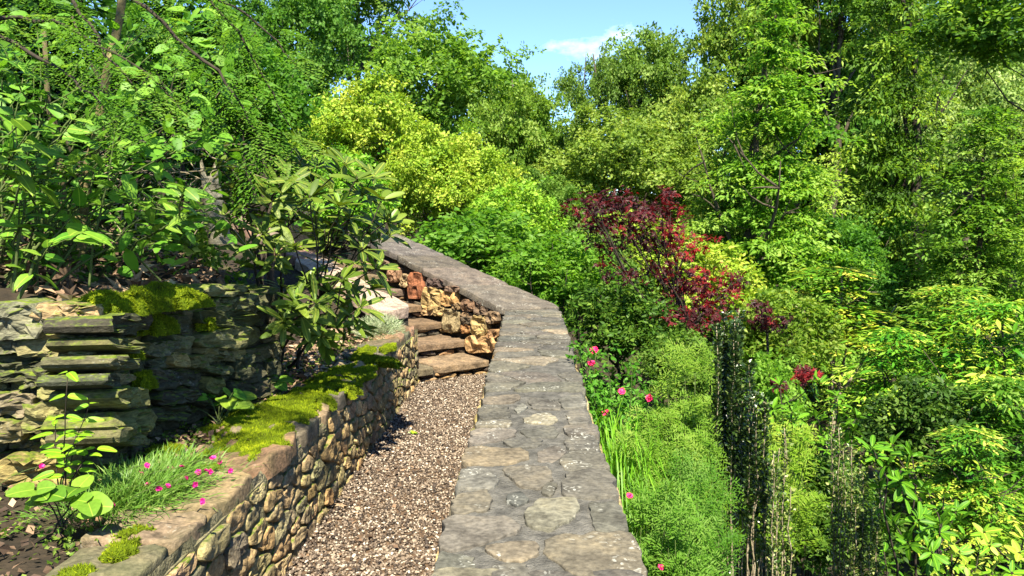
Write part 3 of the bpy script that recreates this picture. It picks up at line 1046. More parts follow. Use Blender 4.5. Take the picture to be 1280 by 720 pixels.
TAN, GRY, DRK, OLV = (.30, .25, .145), (.20, .20, .165), (.055, .058, .05), (.20, .20, .105)
for box, colr, hh in [
    (c5(-60, 82, 155, 196), GRY, .12), (c5(-60, 190, 85, 240), (.17, .17, .14), .07), (c5(125, 80, 322, 160), (.33, .27, .165), .07), (c5(214, 162, 306, 196), GRY, .05),
    (c5(75, 184, 312, 258), (.28, .24, .15), .07), (c5(-60, 258, 165, 332), (.09, .09, .065), .05), (c5(165, 264, 266, 300), (.22, .19, .13), .04),
    (c5(-60, 345, 122, 436), (.24, .22, .17), .08), (c5(118, 325, 242, 388), (.24, .23, .125), .06), (c5(-60, 438, 92, 516), (.20, .19, .11), .07), (c5(84, 384, 276, 482), (.27, .25, .13), .08),
    (c5(28, 482, 152, 526), (.13, .125, .09), .04), (c5(-60, 526, 60, 640), (.05, .05, .045), .02), (c5(10, 520, 262, 650), (.34, .29, .15), .10), (c5(210, 566, 296, 626), (.18, .165, .10), .05),
    (c5(140, 470, 280, 530), (.25, .22, .12), .06), (c5(60, 300, 160, 345), (.12, .12, .08), .05), (c5(240, 300, 300, 350), DRK, .02)]:
    dry_stone(0, box, colr, hh)
for box, colr, hh, sl in [
    (c5(300, 115, 420, 190), DRK, .06, 0), (c5(310, 196, 420, 246), (.09, .10, .05), .07, .1), (c5(300, 250, 384, 300), (.12, .12, .08), .05, 0), (c5(295, 305, 345, 350), DRK, .04, 0),
    (c5(322, 342, 402, 412), (.17, .18, .09), .06, .1), (c5(298, 404, 425, 500), (.17, .18, .085), .08, -.1), (c5(310, 468, 430, 525), (.14, .14, .08), .06, -.1), (c5(330, 300, 380, 340), (.20, .18, .11), .05, 0)]:
    dry_stone(1, box, colr, hh, .05, .3, slant=sl)
for box, colr, hh, sl in [
    (c5(400, 118, 530, 185), (.07, .075, .06), .09, 0), (c5(416, 204, 520, 250), (.13, .14, .115), .07, -.25), (c5(418, 256, 498, 288), (.13, .14, .12), .05, 0), (c5(428, 290, 525, 346), (.06, .065, .06), .06, .2),
    (c5(380, 290, 440, 325), (.10, .12, .06), .05, 0), (c5(490, 238, 532, 290), (.30, .26, .14), .05, 0),
    (c2(742, 455, 900, 512), (.19, .19, .12), .07, -.05), (c2(760, 508, 862, 562), (.15, .155, .10), .06, -.1), (c2(858, 500, 962, 564), (.13, .14, .09), .06, -.1), (c2(720, 562, 952, 622), (.06, .07, .04), .08, 0),
    (c2(698, 622, 962, 702), (.17, .175, .10), .09, -.12), (c2(612, 640, 700, 714), (.15, .16, .12), .06, 0), (c2(520, 668, 620, 730), (.19, .19, .15), .06, -.2), (c2(720, 690, 900, 740), (.22, .20, .12), .05, 0),
    (c3(528, 0, 588, 52), (.30, .25, .13), .05, 0), (c3(450, 16, 530, 52), (.10, .11, .10), .05, 0), (c3(590, 2, 660, 55), (.16, .16, .08), .06, 0), (c3(655, -5, 750, 32), (.22, .20, .12), .05, 0),
    (c3(640, 40, 735, 70), (.10, .11, .07), .05, 0), (c3(655, 72, 712, 140), (.20, .20, .09), .06, 0), (c3(420, 60, 560, 118), (.05, .055, .055), .06, .1), (c3(560, 58, 640, 110), (.06, .06, .05), .05, 0),
    (c3(480, 120, 640, 170), (.045, .045, .04), .05, 0), (c3(460, 170, 600, 225), (.06, .06, .045), .05, 0), (c3(600, 130, 760, 190), (.05, .05, .04), .05, 0), (c3(740, 0, 800, 90), (.05, .055, .04), .05, 0), (c3(720, 90, 800, 160), (.06, .06, .04), .05, 0)]:
    dry_stone(2, box, colr, hh, .02, .35, slant=sl)
# back-up courses behind, recessed
for i in range(4):
    p0, u, n = dry_plane(i)
    L = float(np.linalg.norm(np.array(WP[i + 1]) - np.array(WP[i])))
    s0 = .55 if i == 0 else 0
    z = .46
    while z < 1.15:
        hgt = rng.uniform(.06, .13)
        x = s0
        while x < L - .03:
            ln = min(rng.uniform(.14, .38), L - x)
            poly = [(x + .006, z + .004), (x + ln - .006, z + .004), (x + ln - .006, z + hgt - .006), (x + .006, z + hgt - .006)]
            me, c = stone_mesh(poly, .05, .12, rng, RINGS_BLOCK, .05, .4, 16, 0, M['dry'], smooth=False)
            place_stone(dry, me, Vector(p0 - n * .055) + Vector(u) * c[0] + EZ * c[1], Vector(u), EZ, Vector(n), pick(rng, [(2, (.07, .07, .05)), (1, (.12, .12, .08))]))
            x += ln
        z += hgt
# ------------------------------------------------------------------ gravel
rng = np.random.default_rng(5)
Vg, Fg = prism_vf([(LX - .05, -1.5), (XL + .05, -1.5), (XL + .02, 7.66), (-.42, 8.0), (-1.5, 7.35), (LX - .05, 7.3)], -.03, 0.0)
gb = link('gravel_path', make_mesh('gravel_path', Vg, Fg, M['gravel_base']))
gb['kind'] = 'structure'


def ico():
    t = (1 + 5 ** .5) / 2
    v = nrm(np.array([(-1, t, 0), (1, t, 0), (-1, -t, 0), (1, -t, 0), (0, -1, t), (0, 1, t), (0, -1, -t), (0, 1, -t), (t, 0, -1), (t, 0, 1), (-t, 0, -1), (-t, 0, 1)], float))
    f = np.array([(0, 11, 5), (0, 5, 1), (0, 1, 7), (0, 7, 10), (0, 10, 11), (1, 5, 9), (5, 11, 4), (11, 10, 2), (10, 7, 6), (7, 1, 8), (3, 9, 4), (3, 4, 2), (3, 2, 6), (3, 6, 8), (3, 8, 9), (4, 9, 5), (2, 4, 11), (6, 2, 10), (8, 6, 7), (9, 8, 1)])
    return v, f


OCT = (np.array([(1, 0, 0), (-1, 0, 0), (0, 1, 0), (0, -1, 0), (0, 0, 1), (0, 0, -1)], float), np.array([(0, 2, 4), (2, 1, 4), (1, 3, 4), (3, 0, 4), (2, 0, 5), (1, 2, 5), (3, 1, 5), (0, 3, 5)]))


def pebbles(n, y0, y1, shape, smin, smax):
    tv, tf = shape
    y = rng.uniform(y0, y1, n)
    x = rng.uniform(LX - .01, XL + .02, n)
    s = smin + (smax - smin) * rng.beta(1.6, 3.2, n)
    sc3 = np.stack([s * rng.uniform(.9, 1.5, n), s * rng.uniform(.7, 1.1, n), s * rng.uniform(.45, .8, n)], 1)
    z = rng.uniform(-.002, .010, n)
    # banked against the two walls
    z += .02 * np.exp(-(x - LX) / .06)
    d = unit(rng, n) * (1, 1, .45)
    u = unit(rng, n) * .5 + (0, 0, 1)
    xx, yy, zz = frames(d, u)
    k = len(tv)
    J = tv[None] * rng.uniform(.75, 1.25, (n, k, 1))
    V = np.stack([x, y, z], 1)[:, None, :] + J[:, :, 0:1] * sc3[:, None, 0:1] * yy[:, None, :] + J[:, :, 1:2] * sc3[:, None, 1:2] * xx[:, None, :] + J[:, :, 2:3] * sc3[:, None, 2:3] * zz[:, None, :]
    F = tf[None] + (np.arange(n) * k)[:, None, None]
    A = np.repeat(np.clip(rng.beta(1.6, 1.7, n), 0, 1), k)
    return V.reshape(-1, 3), F.reshape(-1, 3), A


V, F, A = merge([pebbles(13000, 1.5, 3.6, ico(), .0045, .0135), pebbles(260, 1.5, 6, ico(), .012, .021), pebbles(22000, 3.6, 8.0, OCT, .0060, .0145)])
gv = link('gravel', make_mesh('gravel', V, F, M['pebble'], A, True))
gv['kind'] = 'stuff'
tag(gv, 'loose tan and brown pea gravel covering the path', 'gravel')


# ------------------------------------------------------------------ leafy crowns
def twig_leaves(rng, C, Nn, tr, per, leaf, shape, droop=.25, flat=.16, wander=.5, elong=1.0, axis=None, tone=None):
    """discs of leaves round the twig centres C with normals Nn"""
    n = len(C)
    tr = np.broadcast_to(tr, (n,))
    x, y, z = frames(unit(rng, n) if axis is None else axis, Nn)
    i = np.repeat(np.arange(n), per)
    m = len(i)
    rr = np.sqrt(rng.uniform(0.02, 1, m)); aa = rng.uniform(0, 2 * np.pi, m)
    lx = rr * np.cos(aa) * tr[i] * elong; ly = rr * np.sin(aa) * tr[i] / elong
    lz = rng.normal(0, flat, m) * tr[i] - droop * rr ** 2 * tr[i]
    pos = C[i] + y[i] * lx[:, None] + x[i] * ly[:, None] + z[i] * lz[:, None]
    d = y[i] * (np.cos(aa) * elong)[:, None] + x[i] * np.sin(aa)[:, None] - z[i] * (droop * 1.2 * rr)[:, None] + rng.normal(0, wander, (m, 3))
    u = z[i] + rng.normal(0, wander * .8, (m, 3))
    if tone is None:
        tone = rng.normal(.5, .16, n)
    A = tone[i] + rng.normal(0, .13, m)
    s = leaf * rng.uniform(.65, 1.25, m)
    return leaves(pos, d, u, s, shape, A)


def crown_round(seed, lumps=16, lr=(.22, .46), boughs=150, twigs=9, per=18, tr=.085, br=.17, leaf=.052, shape=LEAF2W, up=.6, droop=.3, zbias=-.45, keep=.2, flat=.2, rag=.2):
    """lumps carry ragged boughs, boughs carry flat twigs, twigs carry leaves"""
    rng = np.random.default_rng(seed)
    r = rng.uniform(*lr, lumps)
    c = unit(rng, lumps) * (rng.uniform(.3, 1, lumps) ** .6 * (1.0 - r))[:, None]
    c[0] = (0, 0, .05); r[0] = max(lr)
    C, D = [], []
    tot = 0
    while tot < boughs:
        k = rng.choice(lumps, 600, p=r ** 2 / (r ** 2).sum())
        dd = unit(rng, 600)
        ok = dd[:, 2] > zbias - rng.uniform(0, .3, 600)
        p = c[k] + dd * (r[k] * rng.uniform(.75, 1.0 + rag, 600))[:, None]
        dist = np.linalg.norm(p[:, None, :] - c[None], axis=2) / r[None]
        ok &= ~(dist < .72).any(1) | (rng.random(600) < keep)
        C.append(p[ok]); D.append(dd[ok]); tot += ok.sum()
    C = np.vstack(C)[:boughs]; D = np.vstack(D)[:boughs]
    Nb = nrm(D * .55 + np.array((0, 0, up)) + rng.normal(0, .22, D.shape))
    x, y, z = frames(D + rng.normal(0, .4, D.shape), Nb)
    i = np.repeat(np.arange(boughs), twigs)
    m = len(i)
    sc_ = br * rng.uniform(.55, 1.35, boughs)
    a = rng.uniform(0, 6.283, m); q = np.sqrt(rng.uniform(0, 1, m))
    lx = q * np.cos(a) * sc_[i] * 1.35; ly = q * np.sin(a) * sc_[i] * .85
    lz = rng.normal(0, .14, m) * sc_[i] - .45 * q ** 2 * sc_[i]
    T = C[i] + y[i] * lx[:, None] + x[i] * ly[:, None] + z[i] * lz[:, None]
    Nn = nrm(Nb[i] + rng.normal(0, .3, (m, 3)))
    tone = rng.normal(.5, .15, boughs)[i] + rng.normal(0, .1, m)
    return twig_leaves(rng, T, Nn, tr * rng.uniform(.6, 1.35, m), per, leaf, shape, droop, flat, tone=tone)


def crown_layered(seed, whorls=22, arms=7, leaf=.04, per=15, tr=.10, shape=LEAF2, taper=1.0, drop=.18, top=1.0, bottom=-1.0, step=.075, tip=.55, vary=.17):
    """branches in tiers, sprays laid flat along them: unit height -1..1, radius about 1 at the foot"""
    rng = np.random.default_rng(seed)
    C, Nn, Ax, T = [], [], [], []
    for w in range(whorls):
        h = bottom + (top - bottom) * (w + rng.uniform(0, .8)) / whorls
        f = (h - bottom) / (top - bottom)
        L = (1 - f ** 1.5 * taper) * rng.uniform(.75, 1.05) + .06
        a0 = rng.uniform(0, 6.28)
        for a in range(arms):
            an = a0 + a * 6.283 / arms + rng.normal(0, .25)
            d = np.array((math.cos(an), math.sin(an), 0))
            sd = np.array((-d[1], d[0], 0))
            LL = L * rng.uniform(.6, 1.1)
            rise = rng.uniform(-.05, .22)
            tn = rng.normal(.5, vary)
            t = .22 * LL
            while t < LL:
                q = t / LL
                wid = .30 * LL * (1 - q * .75)
                for s in np.arange(-wid, wid + 1e-6, step * 1.25):
                    s2 = s + rng.normal(0, .02)
                    p = d * t + sd * s2 + np.array((0, 0, h + rise * t - drop * q ** 2 * LL * 1.5 - .25 * abs(s2) + rng.normal(0, .012)))
                    C.append(p); Nn.append((rng.normal(0, .16) + d[0] * .22, rng.normal(0, .16) + d[1] * .22, 1)); Ax.append(d + sd * np.sign(s2) * .7); T.append(tn - .06 + tip * (q - .55) + rng.normal(0, .08))
                t += step * rng.uniform(.8, 1.4)
    C = np.array(C); Nn = nrm(np.array(Nn)); Ax = np.array(Ax)
    return twig_leaves(rng, C, Nn, tr * rng.uniform(.6, 1.2, len(C)), per, leaf, shape, .25, .06, .28, 1.5, Ax, np.array(T))


PROTO = {}


def proto(key, matk, fn):
    if (key, matk) not in PROTO:
        if key not in PROTO:
            PROTO[key] = fn()
        V, F, A = PROTO[key]
        PROTO[(key, matk)] = make_mesh('crown_' + key, V, F, M[matk], A)
    return PROTO[(key, matk)]


FN = {
    'roundA': lambda: crown_round(101, per=24, leaf=.045),
    'roundB': lambda: crown_round(102, lumps=22, lr=(.16, .38), boughs=170, rag=.3, per=24, leaf=.044),
    'airy': lambda: crown_round(103, lumps=20, lr=(.13, .30), boughs=95, twigs=8, keep=.35, rag=.4),
    'fine': lambda: crown_round(104, lumps=26, lr=(.18, .36), boughs=260, twigs=9, per=17, tr=.07, br=.13, leaf=.040, rag=.25),
    'bush': lambda: crown_round(105, lumps=12, lr=(.3, .5), boughs=80, twigs=8, per=10, tr=.13, br=.22, leaf=.12, shape=LEAF6, up=.8),
    'bushB': lambda: crown_round(106, lumps=14, lr=(.24, .44), boughs=110, twigs=8, per=10, tr=.11, br=.20, leaf=.092, shape=LEAF6, up=.8, rag=.35),
    'sparse': lambda: crown_round(111, lumps=10, lr=(.2, .36), boughs=46, twigs=7, per=14, tr=.09, br=.16, leaf=.045, keep=.4, rag=.4),
    'tiers': lambda: crown_layered(107, leaf=.042, per=20, tip=.75),
    'tiersB': lambda: crown_layered(108, whorls=17, arms=6, taper=.75, drop=.28, leaf=.045, per=21, tr=.11, tip=.75),
    'fan': lambda: crown_layered(109, whorls=9, arms=8, taper=.55, drop=.36, leaf=.115, per=7, tr=.12, shape=LEAF6N, step=.105, tip=.35, vary=.26),
}
trng = np.random.default_rng(77)


def limbs(rng, base, cen, rad, r0, n=9, lean=None):
    """trunk with tapering limbs that spread through the crown"""
    base = np.array(base, float); cen = np.array(cen, float); rad = np.array(rad, float)
    parts = []
    top = cen + np.array((0, 0, rad[2] * .7))
    H = np.linalg.norm(top - base)
    ctrl = (base + top) / 2 + rng.normal(0, .05 * H, 3) * (1, 1, 0)
    tr = bez(base - (0, 0, .15), ctrl, top, 12, .008 * H, rng)
    parts.append(tube(tr, np.linspace(r0, r0 * .15, 12), 8))
    for i in range(n):
        k = rng.integers(4, 10)
        s = tr[k]
        e = cen + unit(rng, 1)[0] * rad * rng.uniform(.45, .85)
        if e[2] < s[2] - .1 * rad[2]:
            e[2] = s[2] + rng.uniform(0, .3) * rad[2]
        L = np.linalg.norm(e - s)
        c = (s + e) / 2 + np.array((0, 0, -.10 * L)) + rng.normal(0, .06 * L, 3)
        b = bez(s, c, e, 7, .012 * L, rng)
        rb = r0 * (1 - k / 12) * .62 + .004
        parts.append(tube(b, np.linspace(rb, rb * .15, 7), 5))
        for _ in range(3):
            j = rng.integers(2, 6)
            e2 = b[j] + unit(rng, 1)[0] * rad * rng.uniform(.18, .4) + np.array((0, 0, .08 * rad[2]))
            parts.append(tube(bez(b[j], (b[j] + e2) / 2 + rng.normal(0, .04 * L, 3), e2, 4), np.linspace(rb * .4, rb * .08, 4), 4))
    return merge(parts)


def tree(name, label, cat, key, matk, px, py, rpx, rpy, Y, tint=(1, 1, 1), base=None, r0=None, depth=None, group=None, bark='bark', barkc=(1, 1, 1), nl=9, trunk_name='trunk', shift=None, tilt=0.0):
    rng = np.random.default_rng(int(px * 7 + py * 13 + Y * 31))
    cen = P(px, py, Y)
    k = Y / FPX
    rx, rz = rpx * k, rpy * k
    ry = depth if depth else rx * .95
    if base is None:
        bx, by = cen[0] + (shift or 0), Y
        base = (bx, by, ground(bx, by))
    root = thing(name, label, cat, base, group)
    H = cen[2] - base[2] + rz
    if r0 is None:
        r0 = max(.012, .016 * H)
    V, F, A = limbs(rng, base, cen, (rx, ry, rz), r0, nl)
    t = child(trunk_name, V, F, root, M[bark], None, True)
    t.color = (*barkc, 1)
    c = link('crown', proto(key, matk, FN[key]), root, Vector(cen) - root.location)
    c.scale = (rx, ry, rz)
    c.rotation_euler = (tilt, 0, rng.uniform(0, 6.28) if abs(rx - ry) < .4 * rx else rng.choice([0, math.pi]))
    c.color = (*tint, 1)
    return root


G = 'trees on the slope beyond the wall'
H = 'trees on the uphill side'
# --- far row
tree('broadleaf_tree', 'tall dark green tree cut by the top of the picture, against the blue sky', 'tree', 'airy', 'tree', 455, 10, 105, 118, 31, (.75, .85, .9), group=H)
tree('broadleaf_tree', 'deep green tree high on the bank behind the feathery branches', 'tree', 'roundB', 'tree', 365, 60, 95, 120, 26, (.6, .85, .8), group=H)
tree('broadleaf_tree', 'large rounded yellow-green tree rising to the open sky on the hill', 'tree', 'roundA', 'tree', 552, 140, 125, 115, 27, (.92, 1.05, .95), group=H)
tree('broadleaf_tree', 'dome-topped green tree just where the sky opens, left of the gap', 'tree', 'roundB', 'tree', 640, 180, 78, 112, 25, (.95, 1, .9), group=H)
tree('broadleaf_tree', 'dark tree low in the dip between the hill and the olive trees', 'tree', 'fine', 'tree', 680, 270, 62, 70, 22, (.72, .85, .8), group=G)
tree('broadleaf_tree', 'tallest olive tree in the middle, its top standing clear in the sky', 'tree', 'roundB', 'olive', 815, 112, 75, 98, 31, (.85, .95, .9), group=G)
tree('slender_tree', 'thin open-crowned tree with sky showing through, at the edge of the sky gap', 'tree', 'airy', 'olive', 741, 125, 44, 78, 30, (.75, .85, .8), group=G, nl=7)
tree('broadleaf_tree', 'pale olive tree filling the middle below the sky gap', 'tree', 'fine', 'olive', 775, 220, 115, 98, 24, (1, 1, .85), group=G)
tree('broadleaf_tree', 'olive tree behind the red maple with dense small leaves', 'tree', 'fine', 'olive', 865, 205, 100, 125, 26, (1.05, 1.05, .9), group=G)
tree('broadleaf_tree', 'green tree at the upper edge beside the drifting white cloud', 'tree', 'roundB', 'tree', 950, 60, 85, 125, 28, (1.0, 1.0, .9), group=G)
tree('broadleaf_tree', 'green backing tree between the bright tiered tree and the sky', 'tree', 'roundA', 'tree', 1010, 160, 110, 150, 30, (.7, .95, .9), group=G)
tree('broadleaf_tree', 'pale grey-green tree with dusty leaves at the upper right', 'tree', 'fine', 'olive', 1215, 165, 90, 115, 22, (1.15, 1.15, 1.6), group=G)
tree('broadleaf_tree', 'green tree behind the pale grey-green one at the right edge', 'tree', 'roundA', 'tree', 1290, 190, 100, 180, 24, (1.05, 1.1, .9), group=G)
tree('broadleaf_tree', 'tree showing between the dark conifer and the pale grey-green tree', 'tree', 'roundB', 'tree', 1150, 60, 95, 125, 29, (1.05, 1.05, .9), group=G)
tree('broadleaf_tree', 'small olive tree closing the foot of the sky gap', 'tree', 'roundB', 'olive', 700, 205, 62, 75, 33, (.85, .95, .8), group=G)
tree('broadleaf_tree', 'green tree seen through the gaps right of the dark evergreen', 'tree', 'roundA', 'tree', 1130, 230, 130, 150, 33, (1, 1.05, .8), group=G)
tree('broadleaf_tree', 'green tree seen far back above the yellow flat branches', 'tree', 'roundA', 'tree', 1040, 290, 120, 110, 34, (.75, .9, .7), group=G)
tree('broadleaf_tree', 'treetop above the bright tiered tree at the top edge of the picture', 'tree', 'roundA', 'tree', 1050, 10, 85, 90, 27, (.8, .95, .9), group=G)
tree('broadleaf_tree', 'far green tree between the red maple and the bright tiers', 'tree', 'roundB', 'tree', 900, 300, 100, 90, 32, (.85, .95, .7), group=G)
tree('broadleaf_tree', 'far green tree low behind the layered tree at right', 'tree', 'roundB', 'tree', 1230, 320, 120, 110, 30, (.75, .9, .7), group=G)
# --- middle row
tree('yellow_tree', 'bright yellow-green small tree sunlit on the slope above the steps', 'tree', 'fine', 'lime', 455, 190, 108, 112, 16, (1, 1, 1), group=H)
tree('yellow_tree', 'yellow sunlit young tree with bare dark twigs behind the sloping coping', 'tree', 'fine', 'lime', 560, 240, 100, 100, 15, (1.0, 1.0, 1), group=H, bark='darktwig')
tree('yellow_tree', 'light green young tree behind the top of the rhododendron', 'tree', 'fine', 'lime', 400, 260, 80, 90, 13.5, (.75, .95, .8), group=H)
tree('tiered_tree', 'tall bright green tree with feathery layered sprays right of the red maple', 'tree', 'tiers', 'feather', 965, 195, 150, 240, 15, (.9, 1.05, 1.1), group=G, nl=7)
tree('tiered_tree', 'second bright layered tree close behind the red maple', 'tree', 'tiersB', 'feather', 905, 285, 105, 150, 17, (.95, 1.0, 1), group=G, nl=7)
tree('dark_conifer', 'dark tiered evergreen with black trunk among the bright trees', 'tree', 'tiers', 'dark', 1108, 165, 125, 285, 17, (1.9, 1.6, 1.2), group=G, nl=4, barkc=(.4, .4, .4))
tree('tiered_tree', 'green layered tree at right between the evergreen and the edge', 'tree', 'tiersB', 'tree', 1225, 300, 140, 170, 14, (.9, 1.05, .9), group=G, nl=5, barkc=(.5, .45, .4))
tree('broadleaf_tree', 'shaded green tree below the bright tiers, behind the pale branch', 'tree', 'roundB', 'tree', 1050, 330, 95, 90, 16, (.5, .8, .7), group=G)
tree('broadleaf_tree', 'broad-leaved branch of dark leaves hanging into the top right corner', 'tree', 'bushB', 'dark', 1262, 25, 95, 62, 9, (1.7, 1.6, 1.2), base=(10.5, 10.0, -3.2), group=G, r0=.07, nl=4)
# --- near row on the right
tree('spreading_shrub', 'yellow-leaved shrub spreading flat branches above a pale peeling trunk', 'shrub', 'fan', 'yellow', 1050, 372, 108, 48, 11, (1, 1, 1), depth=1.0, group=G, bark='palebark', r0=.07)
tree('spreading_shrub', 'arching shrub with yellow tipped sprays at the right edge', 'shrub', 'fan', 'yellow', 1250, 470, 120, 120, 8.2, (.75, .95, .9), depth=1.1, group=G)
tree('spreading_shrub', 'lush green drooping shrub under the yellow tipped sprays at right', 'shrub', 'fan', 'feather', 1262, 560, 110, 110, 7.0, (.7, .9, .9), depth=.9, group=G)
tree('leafy_shrub', 'green leafy shrub in the middle between red maple and pale trunk', 'shrub', 'bushB', 'tree', 985, 420, 75, 62, 10.5, (.95, .95, .8), group=G)
tree('leafy_shrub', 'green shrub with pale tips below the yellow flat branches', 'shrub', 'fan', 'yellow', 1120, 470, 95, 75, 8.8, (.7, .95, .9), group=G, depth=.9)
tree('leafy_shrub', 'deep green shrub behind the broad glossy leaves', 'shrub', 'bushB', 'dark', 1170, 540, 85, 75, 7.2, (1.0, .95, 1), group=G)
tree('leafy_shrub', 'dark leafy shrub tucked against the outer side of the sloping wall', 'shrub', 'bushB', 'tree', 590, 318, 105, 62, 11.6, (.6, .85, .6), group='shrubs along the wall', shift=.3, bark='darktwig')
tree('leafy_shrub', 'leafy green shrub right behind the corner where the wall bends', 'shrub', 'bushB', 'tree', 690, 345, 80, 58, 10.2, (.7, .95, .6), group='shrubs along the wall', bark='darktwig')
tree('leafy_shrub', 'shaded shrub under the red maple with dark twigs', 'shrub', 'bushB', 'dark', 775, 400, 78, 58, 8.6, (1.2, 1.15, 1), group='shrubs along the wall', bark='darktwig')
tree('leafy_shrub', 'bright shrub with upright twigs above the sloping coping', 'shrub', 'bushB', 'lime', 640, 275, 60, 52, 12.8, (.75, .95, .8), group='shrubs along the wall', bark='darktwig')
tree('leafy_shrub', 'lime green shrub glowing behind the dark red leaves', 'shrub', 'bushB', 'lime', 880, 360, 80, 60, 12, (.95, .95, .9), group='shrubs along the wall')
tree('leafy_shrub', 'green shrub left of the sky pencil column at mid height', 'shrub', 'bushB', 'tree', 845, 455, 58, 45, 7.2, (.65, .75, .7), group='shrubs along the wall', bark='darktwig')
tree('leafy_shrub', 'yellow-green shrub seen through the branches of the red maple', 'shrub', 'bushB', 'lime', 795, 320, 95, 60, 12.5, (.85, .85, .9), group='shrubs along the wall')
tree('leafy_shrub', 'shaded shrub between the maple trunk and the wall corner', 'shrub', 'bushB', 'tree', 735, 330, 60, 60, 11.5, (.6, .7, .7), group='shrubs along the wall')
tree('leafy_shrub', 'low green shrub filling the gap between the dark columns', 'shrub', 'bushB', 'tree', 960, 500, 62, 62, 6.6, (.9, 1.1, .8), group='shrubs along the wall')
tree('leafy_shrub', 'shadowy shrub at the foot of the dark columns', 'shrub', 'bushB', 'dark', 1010, 640, 95, 80, 5.6, (1.2, 1.1, 1), group='shrubs along the wall')
tree('spreading_shrub', 'sunlit shrub with pale yellow flat sprays in front of the dark evergreen trunk', 'shrub', 'fan', 'yellow', 1185, 405, 85, 60, 9.8, (.9, .95, 1), depth=.9, group=G)
tree('spreading_shrub', 'drooping shrub with golden tips above the bottom right corner', 'shrub', 'fan', 'yellow', 1215, 590, 85, 70, 6.2, (.8, .9, 1), depth=.6, group=G)
# --- uphill thicket on the left
HG = 'shrubs in the thicket on the bank'
for (lb, key, mk, px, py, rx, ry, Y, tn) in [
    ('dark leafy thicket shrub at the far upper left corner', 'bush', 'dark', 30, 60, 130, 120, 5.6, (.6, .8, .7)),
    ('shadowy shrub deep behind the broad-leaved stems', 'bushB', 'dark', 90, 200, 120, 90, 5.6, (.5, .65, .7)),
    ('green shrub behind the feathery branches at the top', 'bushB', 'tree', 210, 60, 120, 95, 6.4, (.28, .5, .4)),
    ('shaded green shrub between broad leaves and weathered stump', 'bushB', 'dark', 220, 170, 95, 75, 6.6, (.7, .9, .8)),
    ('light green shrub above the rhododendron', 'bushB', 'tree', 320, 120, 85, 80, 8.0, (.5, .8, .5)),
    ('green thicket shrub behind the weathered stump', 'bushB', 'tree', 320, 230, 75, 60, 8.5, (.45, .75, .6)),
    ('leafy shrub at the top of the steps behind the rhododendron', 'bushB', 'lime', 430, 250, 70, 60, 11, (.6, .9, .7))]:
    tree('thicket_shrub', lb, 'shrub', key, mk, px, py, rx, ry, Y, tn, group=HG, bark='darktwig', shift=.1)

# ------------------------------------------------------------------ undergrowth over the slopes
rng = np.random.default_rng(9)


def undergrowth(n, dlo, dhi, ylo, yhi, size, hgt, per, bias=1.0):
    y = ylo + (yhi - ylo) * rng.uniform(0, 1, n) ** bias
    d = rng.uniform(dlo, dhi, n)
    x = Xw(y) + d
    z = terr(d, y) + rng.uniform(.02, 1, n) * hgt
    C = np.stack([x, y, z], 1)
    Nn = nrm(np.array((0, 0, 1)) + rng.normal(0, .3, (n, 3)))
    return twig_leaves(rng, C, Nn, size * 2.4, per, size, LEAF2W, .3, .15)


V, F, A = merge([undergrowth(1900, .45, 6, 2.0, 12, .06, .3, 9), undergrowth(2600, .5, 24, 9, 34, .16, .7, 8), undergrowth(1600, -16, -2.9, 4.4, 26, .12, .4, 8), undergrowth(2200, -6.5, -2.6, 4.5, 11, .07, .28, 9), undergrowth(260, -4.5, -2.2, 3.3, 4.6, .05, .2, 8), undergrowth(900, -30, 30, 30, 60, .5, 2.5, 10)])
ug = link('undergrowth', make_mesh('undergrowth', V, F, M['tree'], A))
ug['kind'] = 'stuff'
ug.color = (.5, .6, .6, 1)
tag(ug, 'low green undergrowth covering the slopes between the shrubs', 'undergrowth')

# ------------------------------------------------------------------ red maples
def maple(label, px, py, rpx, rpy, Y, n, base_px, leaf=.05, clusters=None, r0=.035, tone=.45):
    rng = np.random.default_rng(int(px + Y * 10))
    cen = P(px, py, Y)
    b = P(base_px[0], base_px[1], Y)
    base = np.array((b[0], Y, ground(b[0], Y)))
    root = thing('red_maple', label, 'tree', base, 'red maples')
    k = Y / FPX
    fork = P(base_px[0] - 3, base_px[1] - 25, Y)
    parts = [tube(bez(base - (0, 0, .1), (base + fork) / 2 + (.03, 0, 0), fork, 7, .01, rng), np.linspace(r0, r0 * .75, 7), 7)]
    lv = []
    for (cx, cy, sx, sy, tn) in clusters:
        Yc = Y + rng.uniform(-.5, .5)
        sx, sy = sx * (1.12 if n < .5 else 1), sy * (1.12 if n < .5 else 1)
        c = P(cx, cy, Yc)
        br = bez(fork, (fork + c) / 2 + np.array((rng.normal(0, .1), rng.normal(0, .1), -.12)), c, 8, .02, rng)
        parts.append(tube(br, np.linspace(r0 * .5, .004, 8), 5))
        m = int(n * sx * sy)
        nt = max(6, m // 14)
        ang = rng.uniform(0, 6.28, nt); rr = np.sqrt(rng.uniform(0, 1, nt))
        C = c + np.stack([rr * np.cos(ang) * sx * k, rng.uniform(-1, 1, nt) * sx * k * .8, rr * np.sin(ang) * sy * k], 1)
        for q in C[::4]:
            parts.append(tube(bez(br[5], (br[5] + q) / 2 + (0, 0, -.03), q, 4), (.005, .004, .003, .002), 4))
        Nn = nrm(np.array((0, -.25, 1)) + rng.normal(0, .28, (nt, 3)))
        lv.append(twig_leaves(rng, C, Nn, min(.13, sx * k * .7), 14, leaf, PALM, .35, .10, .35, tone=rng.normal(tn, .14, nt)))
    V, F, A = merge(parts)
    child('trunk', V, F, root, M['darktwig'], None, True)
    V, F, A = merge(lv)
    child('crown', V, F, root, M['red'], A)
    return root


